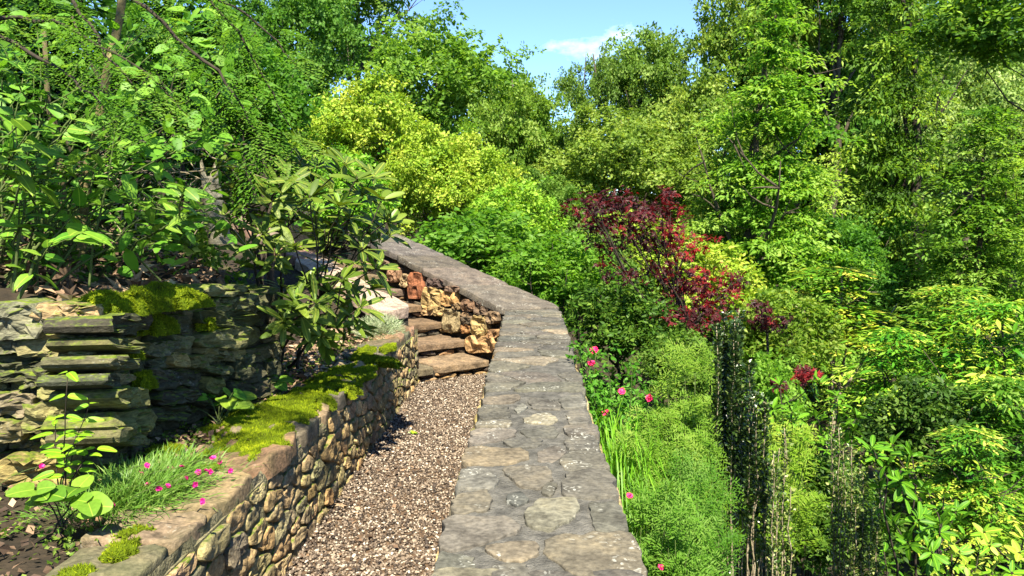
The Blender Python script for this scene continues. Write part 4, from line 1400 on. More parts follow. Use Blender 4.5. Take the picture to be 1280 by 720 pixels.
maple('dark red maple in the middle of the picture beyond the wall end', 820, 330, 100, 90, 8.6, .30, (858, 445), clusters=[
    (735, 262, 30, 18, .3), (768, 256, 26, 16, .3), (745, 250, 20, 12, .35), (790, 262, 24, 14, .35), (815, 290, 26, 12, .35), (752, 282, 30, 12, .25), (800, 275, 34, 13, .4), (828, 268, 22, 12, .45), (832, 245, 12, 10, .55), (788, 300, 30, 12, .25), (762, 305, 20, 9, .25),
    (858, 304, 24, 16, .85), (842, 312, 20, 10, .5), (800, 345, 28, 16, .25), (770, 332, 20, 9, .25), (820, 330, 22, 10, .3), (885, 350, 26, 15, .65), (905, 362, 22, 13, .6), (868, 372, 30, 16, .5), (850, 385, 26, 14, .45), (880, 392, 28, 14, .5),
    (845, 402, 22, 12, .4), (915, 352, 14, 9, .45), (830, 362, 18, 10, .3), (895, 378, 24, 12, .45), (860, 352, 20, 10, .5)])
maple('small low red maple glimpsed behind the sky pencil column', 960, 395, 20, 15, 9.8, .3, (962, 440), clusters=[(955, 388, 16, 10, .3), (968, 400, 12, 9, .3), (948, 400, 10, 8, .3)], r0=.02)
maple('tiny bright red maple above the glossy broad leaves', 1008, 470, 20, 12, 6.6, 1.0, (1003, 520), clusters=[(1012, 466, 11, 5, .7), (1000, 472, 9, 4, .5), (975, 480, 7, 4, .4)], r0=.012, leaf=.04)


# ------------------------------------------------------------------ leaves as parts
def leaf_mesh(name, shape, mat):
    return make_mesh(name, shape[0], shape[1], mat, None, True)


def put_leaf(parent, me, pos, d, u, size, name='leaf', tint=None):
    y = Vector(d).normalized()
    x = y.cross(Vector(u))
    if x.length < 1e-4:
        x = y.cross(Vector((1, .2, .1)))
    x.normalize()
    z = x.cross(y)
    o = bpy.data.objects.new(name, me)
    COL.objects.link(o)
    o.parent = parent
    Mx = (Matrix((x, y, z)).transposed() * float(size)).to_4x4()
    Mx.translation = Vector(pos) - parent.location
    o.matrix_basis = Mx
    if tint is not None:
        o.color = (*tint, 1)
    return o


LRH = [leaf_mesh('rhododendron_leaf', leaf_shape(.235, .10 + .12 * i, .25, 6, .55), M['rhodo']) for i in range(3)]
LRN = leaf_mesh('young_leaf', leaf_shape(.27, .05, .3, 6, .55), M['rhodo_new'])
LBR = [leaf_mesh('broad_leaf', leaf_shape(.46, .12 + .14 * i, .18, 6, .42, wavy=.012), M['broad']) for i in range(3)]
LRD = leaf_mesh('round_leaf', leaf_shape(.78, .10, .12, 6, .45), M['broad'])
LHT = leaf_mesh('heart_leaf', leaf_shape(.86, .20, .16, 7, .36, heart=.22), M['broad'])
LBY = [leaf_mesh('bay_leaf', leaf_shape(.30, .10 + .16 * i, .30, 6, .55), M['bay']) for i in range(3)]
LYG = leaf_mesh('young_leaf', leaf_shape(.34, .22, .16, 6, .40), M['yng'])
LYL = leaf_mesh('yellow_leaf', leaf_shape(.42, .15, .16, 6, .42), M['yellowleaf'])


def whorl(parent, tip, axis, n, size, meshes, rng, spread=1.0, tint=None, droop=.1):
    axis = nrm(np.asarray(axis, float))
    x, y, z = frames(axis[None], np.array([[.2, .3, .9]]) if abs(axis[2]) < .95 else np.array([[1., 0, 0]]))
    a0 = rng.uniform(0, 6.28)
    for i in range(n):
        a = a0 + i * 6.283 / n + rng.normal(0, .2)
        rad = x[0] * math.cos(a) + z[0] * math.sin(a)
        d = axis * rng.uniform(.25, .9) + rad * spread - np.array((0, 0, droop * rng.uniform(.3, 1.6)))
        put_leaf(parent, meshes[rng.integers(len(meshes))], tip - axis * .02 * rng.random(), d, axis + rng.normal(0, .2, 3), size * rng.uniform(.75, 1.2), tint=tint)


def stem_system(root, base, tips, rng, r0, mat, mains=6, spread=.25, name='stem', sub='branch'):
    """a few main stems from the foot, a branch from the nearest main to each tip; each its own part"""
    base = np.asarray(base, float)
    tips = np.array(tips)
    order = rng.permutation(len(tips))
    paths = []
    for m in order[:mains]:
        b = base + rng.normal(0, spread, 3) * (1, 1, 0)
        b[2] = base[2] - .03
        e = tips[m]
        L = np.linalg.norm(e - b)
        p = bez(b, b + np.array(((e[0] - b[0]) * .35, (e[1] - b[1]) * .35, (e[2] - b[2]) * .55)), e, 10, .010 * L, rng)
        paths.append(p)
        V, F = tube(p, np.linspace(r0, r0 * .3, 10), 6)
        child(name, V, F, root, mat, None, True)
    ax = {}
    for m in range(len(tips)):
        if m in order[:mains]:
            p = paths[list(order[:mains]).index(m)]
            ax[m] = p[-1] - p[-3]
            continue
        e = tips[m]
        best = min(((np.linalg.norm(p[k] - e) + .25 * max(0, p[k][2] - e[2] + .05) * 4, i, k) for i, p in enumerate(paths) for k in range(2, 9)))
        s = paths[best[1]][best[2]]
        L = np.linalg.norm(e - s)
        p = bez(s, (s + e) / 2 + np.array((0, 0, -.12 * L)) + rng.normal(0, .05 * L, 3), e, 7, .01 * L, rng)
        V, F = tube(p, np.linspace(r0 * .5, r0 * .25, 7), 5)
        child(sub, V, F, root, mat, None, True)
        ax[m] = p[-1] - p[-3]
    return ax


# rhododendron over the bed
rng = np.random.default_rng(41)
WH = [(140, 90), (175, 200), (290, 240), (400, 90), (425, 140), (420, 275), (510, 130), (590, 170), (520, 290), (560, 220), (640, 345), (460, 370), (560, 385), (300, 400), (205, 375), (380, 335), (320, 500), (420, 545), (490, 560),
      (375, 585), (555, 560), (260, 340), (470, 210), (350, 180), (440, 440), (600, 445), (340, 265), (540, 625), (430, 640), (325, 600), (235, 265), (500, 470), (600, 300), (480, 320), (400, 225),
      (120, 140), (160, 290), (375, 60), (450, 100), (545, 170), (620, 230), (490, 250), (445, 330), (530, 340), (590, 360), (640, 300), (280, 300), (355, 370), (250, 440), (400, 480), (460, 510), (520, 520), (590, 500), (360, 540), (480, 620), (400, 610), (310, 200), (200, 150)]
rb = np.array((-1.72, 4.95, .62))
rho = thing('rhododendron', 'rhododendron with long leathery leaves leaning over the bed before the steps', 'shrub', rb)
tips = [P(220 + a / 2.4, 150 + b / 2.4, 4.6 + rng.uniform(-.45, .5)) for a, b in WH]
ax = stem_system(rho, rb, tips, rng, .013, M['darktwig'], 8, .10)
for i, t in enumerate(tips):
    if i < 30:
        whorl(rho, t, nrm(ax[i]) + np.array((0, -.15, .5)), rng.integers(8, 11), .168, LRH, rng, .9, droop=.25)
    if WH[i][1] > 480 or i % 4 == 1:
        whorl(rho, t, nrm(ax[i]) * .4 + np.array((0, -.2, 1.2)), 3, .095, [LRN], rng, .5, droop=0)
# the smaller leaves behind and between, past three hundred
xp, xd, xu = [], [], []
for i, t in enumerate(tips):
    a_ = nrm(nrm(ax[i]) + np.array((0, -.1, .5)))
    for j in range(12 if i >= 30 else 7):
        q = unit(rng, 1)[0]
        d = a_ * rng.uniform(.2, .9) + nrm(q - a_ * (q @ a_)) * .9 - np.array((0, 0, .25 * rng.random()))
        xp.append(t - a_ * (.02 if i >= 30 else rng.uniform(.06, .16))); xd.append(d); xu.append(a_ + rng.normal(0, .25, 3))
m = len(xp)
sh = leaf_shape(.235, .16, .25, 6, .55)
V, F, A = leaves(np.array(xp), np.array(xd), np.array(xu), .155 * rng.uniform(.7, 1.2, m), sh, rng.normal(.5, .25, m))
child('foliage', V, F, rho, M['rhodo_small'], A, True, True)

# broad-leaved shrub at the left edge
rng = np.random.default_rng(43)
bb = np.array((-2.55, 3.45, 1.3))
brs = thing('broadleaf_shrub', 'broad bright green leaved shrub standing on the bank at the left edge', 'shrub', bb, 'broad-leaved shrubs on the bank')
tp = [(15, 130), (35, 165), (8, 190), (50, 210), (75, 175), (95, 205), (60, 240), (25, 250), (40, 285), (10, 300), (80, 260), (118, 212), (140, 235), (125, 185), (155, 215), (100, 290), (60, 310), (20, 330), (195, 255), (225, 248), (245, 262), (215, 275), (175, 270), (150, 160), (30, 90), (5, 60), (60, 120), (90, 150), (15, 225), (45, 190), (70, 215), (110, 250), (230, 235)]
tips = [P(a, b, 3.25 + rng.uniform(-.3, .35)) for a, b in tp]
ax = stem_system(brs, bb, tips, rng, .008, M['stem'], 9, .22)
for i, t in enumerate(tips):
    a = nrm(ax[i])
    for j in range(4):
        q = t - a * .05 * j
        for s in (-1, 1):
            sd = nrm(np.cross(a, (0.1, .2, 1))) * s
            d = sd * 1.0 + a * (.5 + .2 * (j == 0)) + rng.normal(0, .3, 3) + (0, 0, -.12)
            put_leaf(brs, LBR[rng.integers(3)], q, d, np.array((0, -.35, 1)) + rng.normal(0, .3, 3), .112 * rng.uniform(.7, 1.25), tint=(1, rng.uniform(.8, 1.1), 1))
# its smaller leaves in between, past three hundred
m = 620
cpt = np.array([P(rng.uniform(-40, 275), rng.uniform(20, 322), 3.75 + rng.uniform(-.35, .6)) for _ in range(m // 4)])
pos = np.repeat(cpt, 4, 0) + rng.normal(0, .045, (m, 3))
V, F, A = leaves(pos, unit(rng, m) * (1, .7, .5) + (0, -.25, -.15), np.array((0, -.7, 1)) + rng.normal(0, .4, (m, 3)), .105 * rng.uniform(.6, 1.25, m), leaf_shape(.46, .2, .18, 5, .42), rng.normal(.5, .25, m))
child('foliage', V, F, brs, M['broad_small'], A, True, True)
for i in range(0, len(cpt), 3):
    e = cpt[i]; b0 = bb + rng.normal(0, .3, 3) * (1, .6, 0)
    V, F = tube(bez(b0, (b0 + e) / 2 + (0, 0, .15), e, 7, .01, rng), np.linspace(.006, .0025, 7), 5)
    child('stem', V, F, brs, M['stem'], None, True)
# two trunks behind it
tk = thing('sapling', 'olive green sapling trunk with thin bark rising from the leaf litter', 'tree', P(98, 318, 3.9), 'broad-leaved shrubs on the bank')
V, F = tube(np.array([P(98, 330, 3.9), P(100, 280, 3.9), P(108, 220, 3.9), P(122, 170, 3.9), P(130, 110, 4.0), P(150, 20, 4.1), P(160, -60, 4.2)]), np.linspace(.036, .018, 7), 10)
child('trunk', V, F, tk, M['bark'], None, True).color = (1.9, 1.9, 1.2, 1)
parts = []
for (s, e) in (((108, 220), (60, 130)), ((122, 170), (190, 90)), ((130, 110), (90, 20))):
    parts.append(tube(bez(P(*s, 3.9), P((s[0] + e[0]) / 2, (s[1] + e[1]) / 2 + 10, 3.9), P(*e, 3.8), 6), np.linspace(.012, .004, 6), 6))
for pt in parts:
    child('branch', pt[0], pt[1], tk, M['bark'], None, True)
tk2 = thing('sapling', 'thin leaning sapling trunk beside the thicker olive one', 'tree', P(76, 322, 4.1), 'broad-leaved shrubs on the bank')
V, F = tube(np.array([P(76, 330, 4.1), P(80, 260, 4.1), P(74, 200, 4.1), P(60, 130, 4.2), P(55, 40, 4.3)]), np.linspace(.024, .012, 5), 8)
child('trunk', V, F, tk2, M['bark'], None, True).color = (1.4, 1.4, 1, 1)

# round-leaved shrub at the top left
rng = np.random.default_rng(47)
bb = np.array((-2.75, 4.3, 1.35))
rds = thing('round_leaf_shrub', 'tall shrub with rounded bright leaves behind the feathery branches', 'shrub', bb, 'broad-leaved shrubs on the bank')
tp = [(160, 45), (185, 70), (150, 90), (200, 95), (230, 60), (215, 120), (180, 125), (240, 95), (255, 120), (225, 145), (195, 150), (265, 150), (245, 170), (270, 185), (285, 135), (140, 30), (130, 65), (300, 60), (320, 40), (300, 95), (290, 20), (250, 30), (275, 75), (210, 180), (160, 140)]
tips = [P(a, b, 4.1 + rng.uniform(-.3, .5)) for a, b in tp]
ax = stem_system(rds, bb, tips, rng, .009, M['darktwig'], 6, .2)
for i, t in enumerate(tips):
    a = nrm(ax[i])
    for j in range(9):
        q = t - a * .035 * j + rng.normal(0, .02, 3)
        sd = nrm(np.cross(a, (0.1, .2, 1))) * (1 if j % 2 else -1)
        put_leaf(rds, LRD, q, sd + a * .6 + rng.normal(0, .3, 3) + (0, 0, -.2), np.array((0, -.5, 1)) + rng.normal(0, .35, 3), .072 * rng.uniform(.7, 1.25), tint=(.8, .85, .8))

# ------------------------------------------------------------------ feathery conifer over the bank
rng = np.random.default_rng(53)


def spray(rng, p0, d, L, n_side=10, needle=.021, up=np.array((0, -.3, 1))):
    """a flat feathery frond"""
    d = nrm(d)
    s = nrm(np.cross(d, up))
    out = []
    pos, dr, sz = [], [], []
    for i in range(n_side * 2):
        t = (i // 2 + .5) / n_side
        sg = 1 if i % 2 else -1
        l2 = L * .42 * (1 - t) ** .7 * rng.uniform(.7, 1.1) + .02
        b = p0 + d * L * t - np.array((0, 0, .25 * L * t * t))
        dd = nrm(d * .75 + s * sg + rng.normal(0, .08, 3))
        m = max(5, int(l2 / .0078))
        k = np.linspace(.05, 1, m)
        q = b + dd * (l2 * k)[:, None] - np.array((0, 0, .3)) * (l2 * k ** 2)[:, None]
        nd = nrm(np.cross(dd, up))
        sgn = np.where(np.arange(m) % 2, 1, -1)[:, None]
        pos.append(q); dr.append(nd * sgn + dd * .8 + rng.normal(0, .16, (m, 3))); sz.append(needle * (1.15 - .5 * k) * rng.uniform(.8, 1.2, m))
    return np.vstack(pos), np.vstack(dr), np.concatenate(sz)


con_b = np.array((-4.4, 2.6, ground(-4.4, 2.6)))
con = thing('feathery_conifer', 'feathery soft-needled tree whose drooping boughs hang across the upper left', 'tree', con_b)
ctop = con_b + np.array((.2, .2, 7.5))
trk = bez(con_b - (0, 0, .2), con_b + (0.1, 0, 3.5), ctop, 14, .03, rng)
V, F = tube(trk, np.linspace(.14, .02, 14), 10)
child('trunk', V, F, con, M['bark'], None, True)
boughs = [  # pixel polylines with depth
    [(-120, -140, 3.4), (60, -40, 3.1), (178, 0, 3.0), (232, 60, 2.95), (282, 98, 2.9), (312, 150, 2.9), (332, 195, 2.9)],
    [(-160, 0, 3.2), (-20, 40, 3.0), (60, 75, 2.9), (120, 120, 2.8), (150, 165, 2.75)],
    [(-120, -120, 3.6), (100, -60, 3.5), (250, -20, 3.5), (330, 30, 3.5), (375, 90, 3.5)],
    [(-100, -100, 2.8), (20, -50, 2.7), (90, 0, 2.6), (130, 60, 2.55), (170, 110, 2.5)],
    [(-160, 60, 3.1), (-40, 30, 3.0), (40, 20, 3.0), (110, 40, 3.0), (190, 95, 3.0), (240, 150, 3.0)],
    [(-60, -160, 3.2), (150, -80, 3.2), (260, -10, 3.2), (330, 90, 3.25), (362, 160, 3.3)],
]
fv = []
for bg in boughs:
    pts = np.array([P(*q) for q in bg])
    pts[0] = trk[8] * .4 + pts[0] * .6
    tt = np.linspace(0, len(pts) - 1, 20)
    pp = np.stack([np.interp(tt, np.arange(len(pts)), pts[:, i]) for i in range(3)], 1)
    for _ in range(2):
        pp[1:-1] = (pp[:-2] + 2 * pp[1:-1] + pp[2:]) / 4
    pp += rng.normal(0, .006, pp.shape)
    full = np.vstack([trk[9][None], pp])
    V, F = tube(full, np.linspace(.012, .0022, len(full)), 6)
    child('bough', V, F, con, M['darktwig'], None, True)
    for i in range(5, 20):
        t = pp[min(i + 1, 19)] - pp[i - 1]
        if rng.random() < .25:
            continue
        for sg in (-1, 1):
            for _ in range(int(rng.random() < .62)):
                sd = nrm(np.cross(t, (0, -1, .2))) * sg
                d = nrm(t) * rng.uniform(.5, 1.0) + sd * rng.uniform(.3, .9) + np.array((0, -.1, -.45)) + rng.normal(0, .2, 3)
                L = rng.uniform(.12, .27)
                fv.append((*spray(rng, pp[i] + rng.normal(0, .02, 3), d, L), rng.normal(.5, .18)))
pos = np.vstack([f[0] for f in fv]); dr = np.vstack([f[1] for f in fv]); sz = np.concatenate([f[2] for f in fv])
tn = np.concatenate([np.full(len(f[0]), f[3]) for f in fv]) + rng.normal(0, .1, len(pos))
V, F, A = leaves(pos, dr, np.array((0, -.5, 1)) + rng.normal(0, .4, pos.shape), sz, tpl([(0, 0, 0), (.17, .45, .03), (0, 1, 0), (-.17, .45, .03)], [(0, 1, 2), (0, 2, 3)]), tn)
child('foliage', V, F, con, M['feather'], A).color = (.55, .72, .6, 1)
# unseen crown and boughs added above the frame to cast dappled shade
cc = link('crown', proto('sparse', 'feather', FN['sparse']), con, Vector((2.0, -.6, 4.9)))
cc.scale = (1.35, 1.35, .8)
for i in range(10):
    a = i * .63
    e = np.array((con_b[0] + 1.9 + 1.2 * math.cos(a), con_b[1] - .6 + 1.2 * math.sin(a), con_b[2] + 4.3 + .12 * i))
    V, F = tube(bez(trk[6 + i // 2], (trk[6 + i // 2] + e) / 2 + (0, 0, .3), e, 7, .03, rng), np.linspace(.035, .006, 7), 6)
    child('bough', V, F, con, M['darktwig'], None, True)

# ------------------------------------------------------------------ stump and dead brush on the bank
sb = P(271, 282, 6.2)
st = thing('stump', 'weathered grey broken trunk standing behind the rhododendron', 'stump', (sb[0], sb[1], sb[2] - .1))
m = 14
V = []; F = []
rng = np.random.default_rng(59)
hs = [-.15, 0, .1, .2, .30, .40, .45]
for j, h in enumerate(hs):
    for i in range(m):
        a = i / m * 6.283
        r = .065 * (1.25 - .35 * (j / 6)) * (1 + .16 * math.sin(3 * a + 1) + .1 * math.sin(5 * a))
        hz = h + (.09 * math.sin(2 * a + .6) + .05 * math.sin(7 * a) if j == 6 else 0)
        V.append((sb[0] + r * math.cos(a) - .12 * h, sb[1] + r * math.sin(a), sb[2] + hz))
for j in range(6):
    for i in range(m):
        a0 = j * m + i; a1 = j * m + (i + 1) % m
        F += [(a0, a1, a1 + m), (a0, a1 + m, a0 + m)]
V.append((sb[0] - .06, sb[1], sb[2] + .36)); ct = len(V) - 1
for i in range(m):
    F.append((6 * m + i, 6 * m + (i + 1) % m, ct))
child('trunk', np.array(V), np.array(F), st, M['wood'], None, True)

parts = []
for i in range(120):
    a = P(rng.uniform(120, 270), rng.uniform(170, 300), rng.uniform(4.2, 4.9))
    b = a + np.array((rng.normal(0, .28), rng.normal(0, .15), rng.normal(-.02, .14)))
    parts.append(tube(bez(a, (a + b) / 2 + np.array((0, 0, rng.uniform(.0, .1))), b, 6, .006, rng), np.linspace(.0035, .0015, 6), 4))
V, F, A = merge(parts)
br = link('dead_brush', make_mesh('dead_brush', V, F, M['palebark'], None, True))
br['kind'] = 'stuff'
tag(br, 'tangle of pale bare twigs in the shade above the mossy wall', 'brush')

# ------------------------------------------------------------------ leaf litter
rng = np.random.default_rng(61)


def litter(n, fn, size):
    pts = np.array([fn() for _ in range(n)])
    d = unit(rng, n) * (1, 1, .45)
    u = np.array((0, 0, 1)) + rng.normal(0, .55, (n, 3))
    return leaves(pts, d, u, size * rng.uniform(.6, 1.3, n), PALM, rng.beta(1.4, 1.6, n))


def on_ground(x, y, dz):
    return (x, y, ground(x, y) + dz)


def bank_pt():
    y = rng.uniform(3.2, 4.9); x = -2.0 - 1.6 * rng.random() ** 1.6
    return on_ground(x, y, rng.uniform(.02, .07))


def wtop_pt():
    t = rng.random()
    a, b = np.array(WP[0]), np.array(WP[1])
    q = a + (b - a) * t
    return (q[0], q[1] + rng.uniform(.06, .35), 1.26 + rng.uniform(0, .04))


def bed_pt():
    y = rng.uniform(1.8, 7.2)
    return (rng.uniform(-2.0 if y > 3.1 else -2.6, LX - .28), y, .52 + rng.uniform(.0, .025))


parts = [litter(420, bank_pt, .075), litter(90, wtop_pt, .065)]
n = 2600
pts = np.array([bed_pt() for _ in range(n)])
parts.append(leaves(pts, unit(rng, n) * (1, 1, .4), np.array((0, 0, 1)) + rng.normal(0, .5, (n, 3)), .028 * rng.uniform(.5, 1.7, n), LEAF2W, rng.beta(1.2, 1.8, n)))
pts = np.array([(rng.uniform(-2.1, LX - .3), rng.uniform(4.6, 7.3), .54 + rng.uniform(0, .03)) for _ in range(700)])
parts.append(leaves(pts, unit(rng, 700) * (1, 1, .4), np.array((0, 0, 1)) + rng.normal(0, .5, (700, 3)), .07 * rng.uniform(.5, 1.4, 700), LEAF2, rng.beta(1.4, 1.2, 700)))
pts = np.array([(LX + .02 + (.85 if rng.random() < .3 else .35) * rng.random() ** 2.0, rng.uniform(1.6, 7.5), .018) for _ in range(420)])
parts.append(leaves(pts, unit(rng, 420) * (1, 1, .3), np.array((0, 0, 1)) + rng.normal(0, .4, (420, 3)), .026 * rng.uniform(.5, 1.5, 420), LEAF2W, rng.beta(1.1, 2.2, 420)))
V, F, A = merge(parts)
ll = link('leaf_litter', make_mesh('leaf_litter', V, F, M['litter'], A))
ll['kind'] = 'stuff'
tag(ll, 'brown fallen leaves and twigs scattered over bank, bed and path edge', 'leaf litter')

# ------------------------------------------------------------------ moss
rng = np.random.default_rng(67)


def moss_mat_geo(cx, cy, rx, ry, z, h, ang=0, dens=9000, drape=None):
    """a bumpy cushion and its tufts"""
    n = 22
    V, F = [], []
    off = rng.uniform(-40, 40, 2)
    ca, sa = math.cos(ang), math.sin(ang)
    for j in range(n):
        for i in range(n):
            u, v = i / (n - 1) * 2 - 1, j / (n - 1) * 2 - 1
            # square to disc
            dx, dy = u * math.sqrt(1 - v * v / 2), v * math.sqrt(1 - u * u / 2)
            r = math.hypot(dx, dy)
            e = 1 + .7 * fbm((dx * 2.2 + off[0], dy * 2.2 + off[1], 0), 1, 4)
            x, y = dx * rx * e, dy * ry * e
            zz = z + h * max(0, 1 - r ** 3) * (1 + .5 * fbm((x * 16 + off[0], y * 16, 1), 1, 3)) - .02 * (r > .96)
            if drape is not None and r > .7:
                zz -= drape * (r - .7) / .3
            V.append((cx + ca * x - sa * y, cy + sa * x + ca * y, zz))
    for j in range(n - 1):
        for i in range(n - 1):
            a = j * n + i
            F += [(a, a + 1, a + n + 1), (a, a + n + 1, a + n)]
    V = np.array(V); F = np.array(F)
    base = (V, F, np.full(len(V), .25))
    tri = V[F]
    ar = np.linalg.norm(np.cross(tri[:, 1] - tri[:, 0], tri[:, 2] - tri[:, 0]), axis=1)
    m = int(dens * ar.sum()) + 40
    k = rng.choice(len(F), m, p=ar / ar.sum())
    w = rng.dirichlet((1, 1, 1), m)
    p = (tri[k] * w[:, :, None]).sum(1)
    nn = nrm(np.cross(tri[k, 1] - tri[k, 0], tri[k, 2] - tri[k, 0]))
    d = nn + rng.normal(0, .45, (m, 3)) + (0, 0, .3)
    tone = np.array([.5 + .45 * fbm((q[0] * 9, q[1] * 9, 0), 1, 2) for q in p]) + rng.normal(0, .16, m)
    tuft = leaves(p - nn * .003, d, unit(rng, m), .014 * rng.uniform(.6, 1.3, m), tpl([(-.16, 0, 0), (.16, 0, 0), (0, 1, 0)], [(0, 1, 2)]), tone)
    return [base, tuft]


parts = []
for (mx, my, rx, ry) in ((-1.37, 3.75, .13, .42), (-1.38, 4.35, .16, .50), (-1.34, 5.0, .14, .42), (-1.32, 5.9, .09, .40), (-1.52, 3.95, .12, .3), (-1.30, 4.7, .10, .5)):
    parts += moss_mat_geo(mx, my, rx, ry, .553, .020, rng.normal(0, .12), 17000, .015)
for (px, py, z, rx, ry, h, ang, dr) in [
    (340, 545, .57, .10, .36, .03, .12, None), (372, 515, .57, .13, .30, .03, .1, None), (400, 492, .575, .13, .32, .035, .1, None), (425, 480, .575, .10, .3, .03, .1, .02), (318, 560, .56, .10, .18, .025, .3, None),
    (262, 588, .56, .07, .10, .03, .2, None), (225, 590, .55, .10, .10, .03, .2, None), (205, 560, .55, .09, .1, .03, 0, None), (150, 683, .575, .05, .09, .02, -.3, None), (95, 712, .57, .05, .06, .02, 0, None), (165, 660, .572, .03, .07, .015, -.6, None),
    (470, 447, .58, .10, .28, .03, .1, .02), (455, 460, .58, .06, .2, .025, .1, None), (300, 510, .55, .12, .16, .03, 0, None), (270, 535, .54, .08, .1, .025, 0, None), (485, 432, .585, .06, .2, .02, .1, None)]:
    q = PZ(px, py, z)
    parts += moss_mat_geo(q[0], q[1], rx * rng.uniform(.7, 1.1), ry * .8, z - .014, h * .7, ang + rng.normal(0, .3), 20000, dr)
V, F, A = merge(parts)
ms = link('moss_carpet', make_mesh('moss_carpet', V, F, M['moss'], A))
ms['kind'] = 'stuff'
tag(ms, 'bright green moss carpet on the top of the low retaining wall', 'moss')
parts = []
for (px, py, Y, rx, ry, h, ang, dr) in [
    (128, 372, 3.2, .09, .12, .045, .2, .03), (165, 372, 3.3, .11, .13, .06, .3, .05), (200, 366, 3.5, .13, .15, .06, .2, .05), (228, 368, 3.7, .09, .12, .05, .2, .06), (185, 398, 3.45, .08, .09, .05, 0, .06), (205, 402, 3.55, .05, .07, .04, 0, .05),
    (150, 436, 3.25, .09, .07, .035, .2, .03), (140, 428, 3.2, .05, .06, .03, .2, .02), (262, 398, 4.0, .05, .10, .03, .2, .05), (285, 400, 4.3, .05, .10, .03, .2, .05), (180, 470, 3.4, .05, .06, .03, 0, .06), (322, 440, 4.6, .07, .10, .05, 0, .12), (318, 470, 4.6, .07, .10, .05, 0, .12)]:
    q = P(px, py, Y)
    parts += moss_mat_geo(q[0], q[1], rx, ry, q[2] - h * .5, h, ang, 22000, dr * .4)
V, F, A = merge(parts)
ms = link('moss_cushion', make_mesh('moss_cushion', V, F, M['moss'], A))
ms['kind'] = 'stuff'
tag(ms, 'thick yellow-green moss cushions draped over the dry stone wall top', 'moss')

# ------------------------------------------------------------------ plants in the bed
rng = np.random.default_rng(71)


def petal_flower(rng, pos, axis, size, n=5, shape=None):
    x, y, z = frames(np.asarray(axis, float)[None], np.array([[.3, .2, .9]]))
    ang = np.arange(n) * 6.283 / n + rng.uniform(0, 6)
    d = x * np.cos(ang)[:, None] + z * np.sin(ang)[:, None] + y * .35
    sh = tpl([(0, 0, 0), (.42, .6, .05), (.25, .98, 0), (0, .9, .04), (-.25, .98, 0), (-.42, .6, .05)], [(0, 1, 2), (0, 2, 3), (0, 3, 4), (0, 4, 5)])
    return leaves(np.repeat(np.asarray(pos)[None], n, 0), d, np.repeat(y, n, 0) + rng.normal(0, .2, (n, 3)), size * rng.uniform(.85, 1.1, n), sh, rng.uniform(.2, 1, n))


# violets
def violet(label, px, py, n, h, seed, gpx=None):
    rng = np.random.default_rng(seed)
    b = PZ(px, py, .54)
    root = thing('violet_plant', label, 'plant', b, 'heart-leaved plants in the bed')
    for i in range(n):
        a = rng.uniform(0, 6.28)
        r = rng.uniform(.03, .15)
        e = b + np.array((r * math.cos(a), r * math.sin(a) * .8, h * rng.uniform(.5, 1.1)))
        V, F = tube(bez(b + rng.normal(0, .012, 3) * (1, 1, 0), (b + e) / 2 + (0, 0, .04), e, 6), np.linspace(.0028, .0018, 6), 5)
        child('stalk', V, F, root, M['stem'], None, True)
        put_leaf(root, LHT, e, np.array((math.cos(a), math.sin(a) - .3, -.12)) + rng.normal(0, .2, 3), np.array((0, -.45, 1)) + rng.normal(0, .25, 3), .085 * rng.uniform(.75, 1.25), tint=(rng.uniform(.9, 1.5), 1, 1))
    return root


violet('heart-leaved plant in the bed closest to the dark end of the dry wall', 275, 530, 12, .15, 1)
violet('upright heart-leaved plant against the foot of the dry wall', 232, 520, 6, .17, 2)
violet('heart-leaved plant rooted beside the mossy wall top', 325, 492, 9, .12, 3)


# young leafy stems
def young(label, px, py, tops, seed, leafn, size, me, h=None):
    rng = np.random.default_rng(seed)
    b = PZ(px, py, .53)
    root = thing('seedling', label, 'plant', b, 'young plants in the bed')
    for (tx, ty) in tops:
        e = P(tx, ty, b[1] + rng.uniform(-.12, .06))
        p = bez(b + rng.normal(0, .015, 3) * (1, 1, 0), (b * .6 + e * .4) + (0, 0, .05), e, 8, .004, rng)
        V, F = tube(p, np.linspace(.0032, .0014, 8), 5)
        child('stem', V, F, root, M['darktwig'], None, True)
        for j in range(leafn):
            k = 7 - j // 2
            if k < 2:
                break
            a = rng.uniform(0, 6.28) if j % 2 == 0 else a + math.pi + rng.normal(0, .3)
            put_leaf(root, me, p[k], (math.cos(a), math.sin(a) * .6 - .15, rng.uniform(-.15, .3)), np.array((0, -.5, 1)) + rng.normal(0, .2, 3), size * rng.uniform(.7, 1.2))
    return root


young('spindly yellow-green seedling with narrow leaves before the tan wall block', 72, 640, [(85, 465), (112, 505), (70, 525), (120, 560), (95, 545)], 11, 9, .075, LYG)
bp = young('low plant with large drooping pointed leaves in the near corner of the bed', 78, 668, [(60, 618), (98, 610), (45, 612), (110, 628)], 12, 3, .095, LHT)
for o in bp.children:
    if o.name.startswith('leaf'):
        o.color = (1.2, 1.0, 1, 1)

